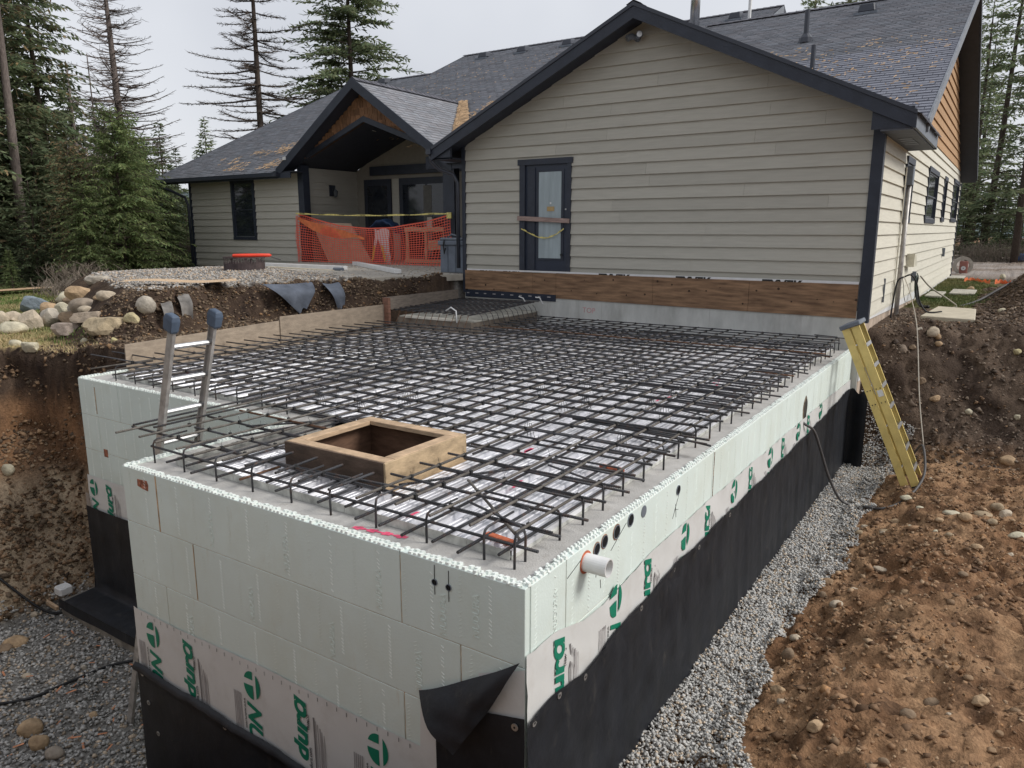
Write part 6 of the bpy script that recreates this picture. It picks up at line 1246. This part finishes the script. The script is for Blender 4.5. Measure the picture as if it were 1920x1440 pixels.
mb.grid(lambda u, v: (-12.98+.02*math.sin(v*9)+(.08*(1-v)+.52)*u+.04*(v-.5), 12.55-.12*math.sin(math.pi*u)*math.sin(math.pi*min(1, v+.2)), .93+.92*v-.02*math.sin(u*7)), 12, 14); mb.build('sack_front', WHT, BG_, smooth=True, fix=False)
mb = MB(); mb.add([(-12.92, 12.40, .95), (-12.48, 12.40, .95), (-12.70, 12.40, 1.62)], [(0, 1, 2)]); mb.build('printed_panel', mat('dark_red_print', (.28, .05, .08), .6), BG_, fix=False)
for s in (-1, 1): mb = MB(); mb.add([(-12.70+s*.10, 12.405, 1.42), (-12.70+s*.17, 12.405, 1.40), (-12.70+s*.27, 12.405, 1.0), (-12.70+s*.2, 12.405, .98)], [(0, 1, 2, 3)]); mb.build('yellow_print', mat('yellow_print', (.75, .6, .08), .6), BG_, fix=False)
mb = MB(); mb.grid(lambda u, v: (-13.3+1.05*u, 12.95-.35*math.sin(math.pi*v), 1.72+.40*math.sin(math.pi*u)**.6*math.sin(math.pi*v*.5+.3)+.02*math.sin(u*25)), 18, 8); solo('tarp_bundle', 'dark blue tarp bundle behind the top of the netting', 'tarp', mb, mat('blue_tarp', (.03, .06, .13), .5), smooth=True)
CR = thing('wood_crate', 'wooden crate frame behind the right part of the netting', 'crate', (-11.4, 12.8, .92))
for lo, hi in (((-12.0, 12.7, .95), (-10.6, 12.74, 1.05)), ((-12.0, 12.7, 1.78), (-10.6, 12.74, 1.90)), ((-12.0, 12.745, .95), (-11.9, 12.78, 1.9)), ((-11.33, 12.745, .95), (-11.25, 12.78, 1.9)), ((-10.7, 12.745, .95), (-10.6, 12.78, 1.9)), ((-11.2, 12.745, 1.3), (-10.7, 12.77, 1.55))): mb = MB(); mb.box(lo, hi); mb.build('slat', WOOD, CR)
mb = MB(); mb.box((-11.35, 12.9, 1.85), (-11.18, 12.98, 2.16)); solo('post_stub', 'short pale timber stub standing behind the netting', 'post', mb, mat('pale_timber', (.5, .45, .38), .8))
mb = MB(); mb.tube([(-11.1, 12.9, 1.8), (-11.05, 12.85, 2.12), (-10.9, 12.85, 2.16), (-10.75, 12.85, 1.9)], .015, 6); solo('bent_rod', 'bent dark metal rod beside the timber stub', 'rod', mb, GUT, smooth=True)
SB = thing('storage_box', 'grey plastic deck box between the netting and the gable wall', 'storage box', (-8.05, 9.95, .92))
for i in range(3): x = -8.36+i*.21; mb = MB(); mb.box((x+.004, 9.72, .93), (x+.206, 9.74, 1.50)); mb.build('front_panel', mat('deck_box_grey', (.15, .175, .215), .55, var=.12), SB, bevel=.008)
mb = MB(); mb.box((-8.36, 9.74, .93), (-7.74, 10.25, 1.50)); mb.build('body', MATS['deck_box_grey'], SB); mb = MB(); mb.box((-8.40, 9.68, 1.50), (-7.70, 10.3, 1.60)); mb.build('lid', MATS['deck_box_grey'], SB, bevel=.02); mb = MB(); mb.box((-8.36, 9.70, 1.60), (-7.74, 10.25, 1.66)); mb.build('lid_top', GREYPL, SB, bevel=.02)
mb = MB(); mb.tube([(-8.2, 9.67, 1.62), (-8.22, 9.66, 1.5), (-8.20, 9.66, 1.32), (-8.17, 9.665, 1.45)], .014, 6); mb.build('strap', INK, SB)
mb = MB(); mb.tube([(-8.20, 9.8, 1.66), (-8.12, 9.82, 1.73), (-8.0, 9.85, 1.70), (-7.9, 9.85, 1.68)], .02, 6); mb.build('handle', GREYPL, SB, smooth=True)
FP = thing('fire_pit', 'rusty brown steel fire ring with a cut out tree pattern on the gravel', 'fire pit', (-12.95, 8.2, .9)); FM = mat('fire_pit_steel', (.075, .055, .055), .75, var=.25, scale=8)
def ringpart(z0, z1, r=.455, n=36, th=.012, c=(-12.95, 8.2)):
    mb = MB(); mb.ring((c[0], c[1], z0), (0, 0, 1), r-th, r, z1-z0, n); mb.build('ring_band', FM, FP)
ringpart(.90, 1.07); ringpart(1.185, 1.215, .465)
rr = random.Random(5)
for i in range(44):
    a = i/44*6.283; c = Vector((-12.95+.45*math.cos(a), 8.2+.45*math.sin(a), 1.07)); t = Vector((-math.sin(a), math.cos(a), 0)); w = rr.uniform(.014, .036); h = rr.uniform(.05, .125) if i % 5 else .125; mb = MB()
    mb.add([c-t*w, c+t*w, c+Vector((0, 0, h))+t*(.004 if i % 5 else w)-Vector((0, 0, 0)), c+Vector((0, 0, h))-t*(.004 if i % 5 else w)], [(0, 1, 2, 3)]); mb.build('tree_cutout', FM, FP, fix=False)
SLD = thing('snow_sled', 'bright orange red plastic sled lying on the rim of the fire ring', 'sled', (-12.8, 8.3, 1.22)); mb = MB()
c0, c1 = Vector((-12.98, 7.92, 1.245)), Vector((-12.55, 8.60, 1.245)); dr_ = (c1-c0)
mb.tube([c0-dr_*.02, c0+dr_*.02, c0+dr_*.3, c0+dr_*.7, c1, c1+dr_*.06], [.02, .042, .046, .046, .042, .015], 10); mb.build('sled_body', mat('sled_orange_red', (.80, .07, .035), .4, var=.05), SLD, smooth=True)
mb = MB(); mb.tube([c1+Vector((0, 0, -.01)), c1+Vector((.10, .10, -.07)), c1+Vector((.2, .16, -.10))], .014, 5); mb.build('pull_cord', CABLE, SLD)
mb = MB(); mb.beam((-13.73, 9.4, .975), (-10.75, 9.25, .975), .13, .085); solo('white_trim_board', 'long white trim board lying on the patio in front of the netting', 'board', mb, WHT, bevel=.004)
mb = MB(); mb.beam((-13.3, 9.15, .935), (-10.85, 9.02, .925), .11, .03); solo('cream_trim_board', 'cream board lying under and in front of the long white one', 'board', mb, mat('cream_board', (.62, .55, .42), .7), bevel=.004)
mb = MB(); mb.tube([(-10.9, 9.05, .95), (-10.6, 9.02, .95)], .045, 10); solo('pipe_end', 'short black pipe end at the right end of the white boards', 'pipe', mb, GREYPL)
mb = MB(); mb.beam((-12.5, 11.3, .97), (-8.75, 8.8, .975), .15, .085); solo('white_trim_board', 'slanting white board whose end sticks out over the patio edge', 'board', mb, WHT, bevel=.004)
mb = MB(); mb.grid(lambda u, v: (-10.55+1.25*u+.35*v*(u-.5)+.25*v, 4.10+1.15*u-.3*v, .985+.018*math.sin(u*7)+.01*math.sin(v*5)), 14, 4); solo('osb_sheet', 'thin tan chipboard sheet lying on the gravel near the bank edge', 'board', mb, mat('osb_tan', (.58, .42, .27), .8, var=.22, scale=30), fix=False)
FAB = mat('landscape_fabric', (.105, .12, .15), .8, var=.25, scale=4, bump=.3, bscale=20); FABG = mat('dusty_fabric', (.22, .205, .19), .9, var=.3, scale=5)
def cloth(label, x, y, z, dx, dy, w, h, m, seed, skew=0):
    rs = random.Random(seed); p1, p2 = rs.uniform(0, 6), rs.uniform(0, 6); mb = MB(); nrm = Vector((dy, -dx, 0)).normalized(); d = Vector((dx, dy, 0)).normalized()
    def fn(u, v):
        wid = w*(1-v*.85) if skew else w*(1-.25*v); c = Vector((x, y, z))+d*((u-.5)*wid+skew*v*w*.2)+nrm*(.08+.30*math.sin(min(1, v*2.5)*1.5)+.02*math.sin(u*6+p1)*(.3+v)); c.z = z+.02-h*v*(1-.12*math.sin(u*4+p2))-.012*math.sin(u*5+p2); return c
    mb.grid(fn, 12, 10); o = mb.build('landscape_fabric', m, None, smooth=True, fix=False); meta(o, label, 'fabric', 'torn fabric hanging from the bank edge')
cloth('wide dark torn fabric flap hanging in the middle of the bank', -8.98, 6.05, .86, .25, 1, .95, .48, FAB, 1, .6); cloth('narrow dark fabric strip hanging right of the wide flap', -8.62, 6.75, .84, .3, 1, .34, .62, FAB, 2, .9)
cloth('dusty grey fabric strip hanging above the left ladder cap', -9.25, 4.15, .80, .4, 1, .20, .42, FABG, 3); cloth('small dusty fabric tongue left of the first flap', -9.05, 3.75, .70, .5, 1, .16, .36, FABG, 4)
mb = MB(); rs = np.random.RandomState(5)
for i in range(5):
    x0 = -18.9+rs.uniform(-.2, .2)+.0*i; mb.beam((-18.9-.1*i, 5.2+.06*i, .33+.02*i), (-18.75+.08*i, 6.7+.05*i, .33+.02*i), .12, .035)
lum = thing('lumber_stack', 'low row of pale and orange brown boards on the lawn at the left edge', 'lumber', (-18.8, 6, .3))
for i in range(5): m = MB(); m.beam((-18.95+.13*i, 5.0-.1*i, .33+.015*i), (-18.75+.10*i, 6.8-.12*i, .36+.012*i), .12, .03); m.build('board', MATS['pale_timber'] if i % 2 else WOOD, lum)
# ---------------------------------------------------------------- cables and small things on the right
def cable(label, pts, r, m, name='cable', cat='cable', n=6):
    P_ = [Vector(p) for p in pts]; out = []
    for i in range(len(P_)-1):
        p0, p1, p2, p3 = P_[max(i-1, 0)], P_[i], P_[i+1], P_[min(i+2, len(P_)-1)]
        for k in range(6): t = k/6; out.append(.5*((2*p1)+(p2-p0)*t+(2*p0-5*p1+4*p2-p3)*t*t+(3*p1-p0-3*p2+p3)*t**3))
    out.append(P_[-1]); mb = MB(); mb.tube(out, r, n); o = mb.build(name, m, None, smooth=True); meta(o, label, cat); return o
gz = lambda x, y, h=.02: (x, y, tz(x, y)+h)
cable('dark grey cable drooping from the wall opening and curling round the ladder foot', [(-.03, 6.33, -.46), (.03, 6.3, -.50), (.10, 6.5, -.62), (.16, 6.75, -.95), (.24, 7.0, -1.35), (.36, 7.3, -1.72), gz(.55, 7.42), gz(.86, 7.15), gz(1.05, 7.45), (1.19, 7.9, -1.55), (1.23, 8.3, -1.42), (1.15, 8.6, -1.15), (1.05, 8.75, -1.3)], .017, CABLE); cable('thin pale wire falling from the conduit down the bank behind the ladder', [(1.16, 8.6, -1.15), (1.0, 9.2, -.6), (.85, 9.9, .05), (.74, 10.4, .42), (.50, 11.6, .75), (.32, 12.2, 1.0)], .008, MATS['pale_hose'] if 'pale_hose' in MATS else mat('pale_hose', (.42, .38, .32), .6), 'wire', 'wire')
cable('black cable looping from the conduit down to the concrete pad', [(.30, 12.30, .98), (.42, 12.34, 1.02), (.52, 12.4, .85), (.58, 12.5, .55), (.72, 12.5, .36), (.95, 12.6, .37)], .015, CABLEB); cable('black cable hanging straight down beside the conduit', [(.30, 12.28, .98), (.22, 12.2, .9), (.19, 12.1, .5), (.19, 12.0, .1), (.30, 11.4, -.1)], .015, CABLEB)
cable('thin wire hanging from the conduit over the side wall', [(.24, 12.6, 1.0), (.26, 12.9, .75), (.24, 13.2, .6), (.27, 13.3, .45)], .006, CABLE); cable('black corrugated tube running down from the hose coil', [(.24, 15.2, .85), (.27, 15.2, .5), (.42, 14.6, .30), (.60, 14.2, .30)], .035, CABLEB)
cable('pale garden hose running from the hose coil over the lawn edge to the pad', [(.30, 15.4, .85), (.5, 15.6, .6), (.85, 15.9, .33), gz(1.05, 15.2, .02), gz(.95, 14.4, .02), gz(1.2, 13.9)], .016, mat('pale_hose', (.42, .38, .32), .6), 'garden_hose', 'hose')
cable('grey pipe lying across the dark soil mound', [gz(1.1, 15.3, .03), gz(1.4, 16.6, .05), gz(1.9, 17.5, .06), gz(2.3, 19.5, .08)], .03, CABLE, 'pipe', 'pipe')
CP = thing('concrete_pad', 'small thick concrete pad at the top edge of the right bank', 'concrete pad', (1.05, 12.6, .2)); mb = MB(); mb.prism([(.66, 12.0), (1.50, 11.82), (1.44, 13.9), (.78, 14.1)], 'z', .22, .335); mb.build('slab', mat('pad_concrete', (.52, .47, .37), .9, var=.1, bump=.2, bscale=60), CP, bevel=.012)
for i, (x, y, w, lb) in enumerate(((.95, 19.6, .55, 'larger square paver tilted on the lawn'), (.42, 18.3, .35, 'smaller paver on the lawn near the wall'), (.35, 27.5, .5, 'flat paver at the far house corner'))):
    m = MB(); m.box((x-w*.5, y-.8, tz(x, y)+.01), (x+w*.5, y+.8, tz(x, y)+.06)); o = m.build('paver', mat('paver_concrete', (.44, .42, .36), .9), None, bevel=.01); meta(o, lb, 'paver')
OF = thing('orange_fence_roll', 'collapsed orange barrier netting at the end of the right lawn', 'barrier', (1.1, 25, .2))
for k, (x0_, x1_, y_) in enumerate(((.72, 1.42, 25.0), (1.55, 2.05, 24.5))):
    for j in range(3):
        m = MB(); m.grid(lambda u, v: (x0_+(x1_-x0_)*u, y_+.3*math.sin(u*5)-.3*j*.3, .20+.11*v*(.7+.3*math.sin(u*19+j*2))+.04*math.sin(u*25+j)*v), 26, 2); m.build('net_fold', mat('fence_orange', (.80, .22, .09), .6), OF, fix=False)
HR = thing('hose_reel', 'red brown hose reel with a pale coiled hose beyond the house corner', 'hose reel', (.42, 30.5, .2))
m = MB(); m.ring((.36, 30.6, .50), (.2, -1, 0), .22, .34, .12, 24); m.build('coiled_hose', MATS['pale_hose'], HR)
m = MB(); m.box((.26, 30.45, .2), (.54, 30.7, .66)); m.build('reel_frame', mat('reel_red', (.34, .15, .12), .7), HR, bevel=.02); m = MB(); m.ring((.40, 30.44, .40), (0, -1, 0), .02, .08, .03, 14); m.build('reel_hub', WHT, HR)
mb = MB(); mb.beam((2.1, 45, .45), (3.3, 44.2, .8), .25, .2); solo('white_bags', 'white wrapped bundle on the far dirt at the right edge', 'bundle', mb, WHT, bevel=.05); mb = MB(); mb.box((2.0, 43.8, .25), (2.5, 44.1, .65)); solo('blue_bag', 'blue bag beside the far white bundle', 'bag', mb, mat('blue_bag_plastic', (.08, .20, .50), .5), bevel=.08)
# cables in the left pit, small boards
cable('black hose running along the foot of the left bank to the footing', [gz(-9.3, .3, .03), gz(-8.5, .85, .03), gz(-8.1, 1.15, .04), gz(-7.95, 1.45, .06), (-8.05, 1.6, -2.98)], .016, CABLEB, 'hose', 'hose'); cable('second black hose across the dark gravel in front of the footing', [gz(-6.9, -.4, .02), gz(-6.4, .05, .03), gz(-6.33, .5, .03), gz(-6.3, .95, .03), gz(-6.0, 1.3, .03)], .016, CABLEB, 'hose', 'hose')
mb = MB(); mb.beam((-8.8, 1.15, -2.93), (-8.0, 1.2, -3.03), .035, .05); solo('wood_stake', 'short pale stake lying beside the black hose by the footing', 'stake', mb, WOOD); mb = MB(); mb.box((-8.16, 1.25, -2.9), (-7.99, 1.42, -2.78)); solo('white_wrap', 'crumpled white wrap at the corner of the footing', 'wrap', mb, WHT, bevel=.02)
cable('thin wire arching from the patio edge down the bank', [(-8.3, 9.3, .93), (-8.4, 8.9, 1.02), (-8.35, 8.5, .8), (-8.2, 8.1, .45)], .010, MATS['pale_hose'], 'wire', 'wire')
# grass: lawns and the straw edge
def grass(label, xs_, ys_, n, hgt, c0, c1, seed, cond=None):
    rs = np.random.RandomState(seed); x = rs.uniform(*xs_, n); y = rs.uniform(*ys_, n)
    if cond is not None: k = cond(x, y); x, y = x[k], y[k]
    n = len(x); z = terrain(x, y); h = hgt*rs.uniform(.5, 1.3, n); a = rs.uniform(0, 6.28, n); l = rs.normal(0, .45, (n, 2))*h[:, None]; w = .006+.10*h
    A = np.stack([x-np.cos(a)*w, y-np.sin(a)*w, z-.005], 1); B = np.stack([x+np.cos(a)*w, y+np.sin(a)*w, z-.005], 1); Cc = np.stack([x+l[:, 0], y+l[:, 1], z+h], 1)
    f = np.clip(.5+fbm(x, y, .9, 4, 21)*1.2+rs.normal(0, .25, n), 0, 1)[:, None]; c = lin(c0)*(1-f)+lin(c1)*f
    o = npmesh('grass', np.stack([A, B, Cc], 1).reshape(-1, 3), np.arange(3*n).reshape(n, 3), GRS, None, np.repeat(c, 3, 0)); meta(o, label, 'grass', kind='stuff')
GRS = mat('grass_blades', (1, 1, 1), .9, var=.1, tint=True)
grass('patchy green and straw coloured lawn left of the stone pile', (-20, -8.9), (1.7, 6.5), 26000, .05, (.10, .16, .04), (.42, .33, .18), 1, lambda x, y: (y < np.interp(x, [-24, -17, -14, -12, -10.5, -9.3], [10, 7.0, 5.2, 4.6, 3.9, 3.7])-.9+.2*np.sin(x*3)) & (terrain(x, y) > .0))
grass('short green lawn beside the pale side wall', (.15, 2.3), (14.8, 26), 22000, .05, (.085, .13, .04), (.22, .20, .09), 2, lambda x, y: x < 1.45+.2*np.sin(y*2))
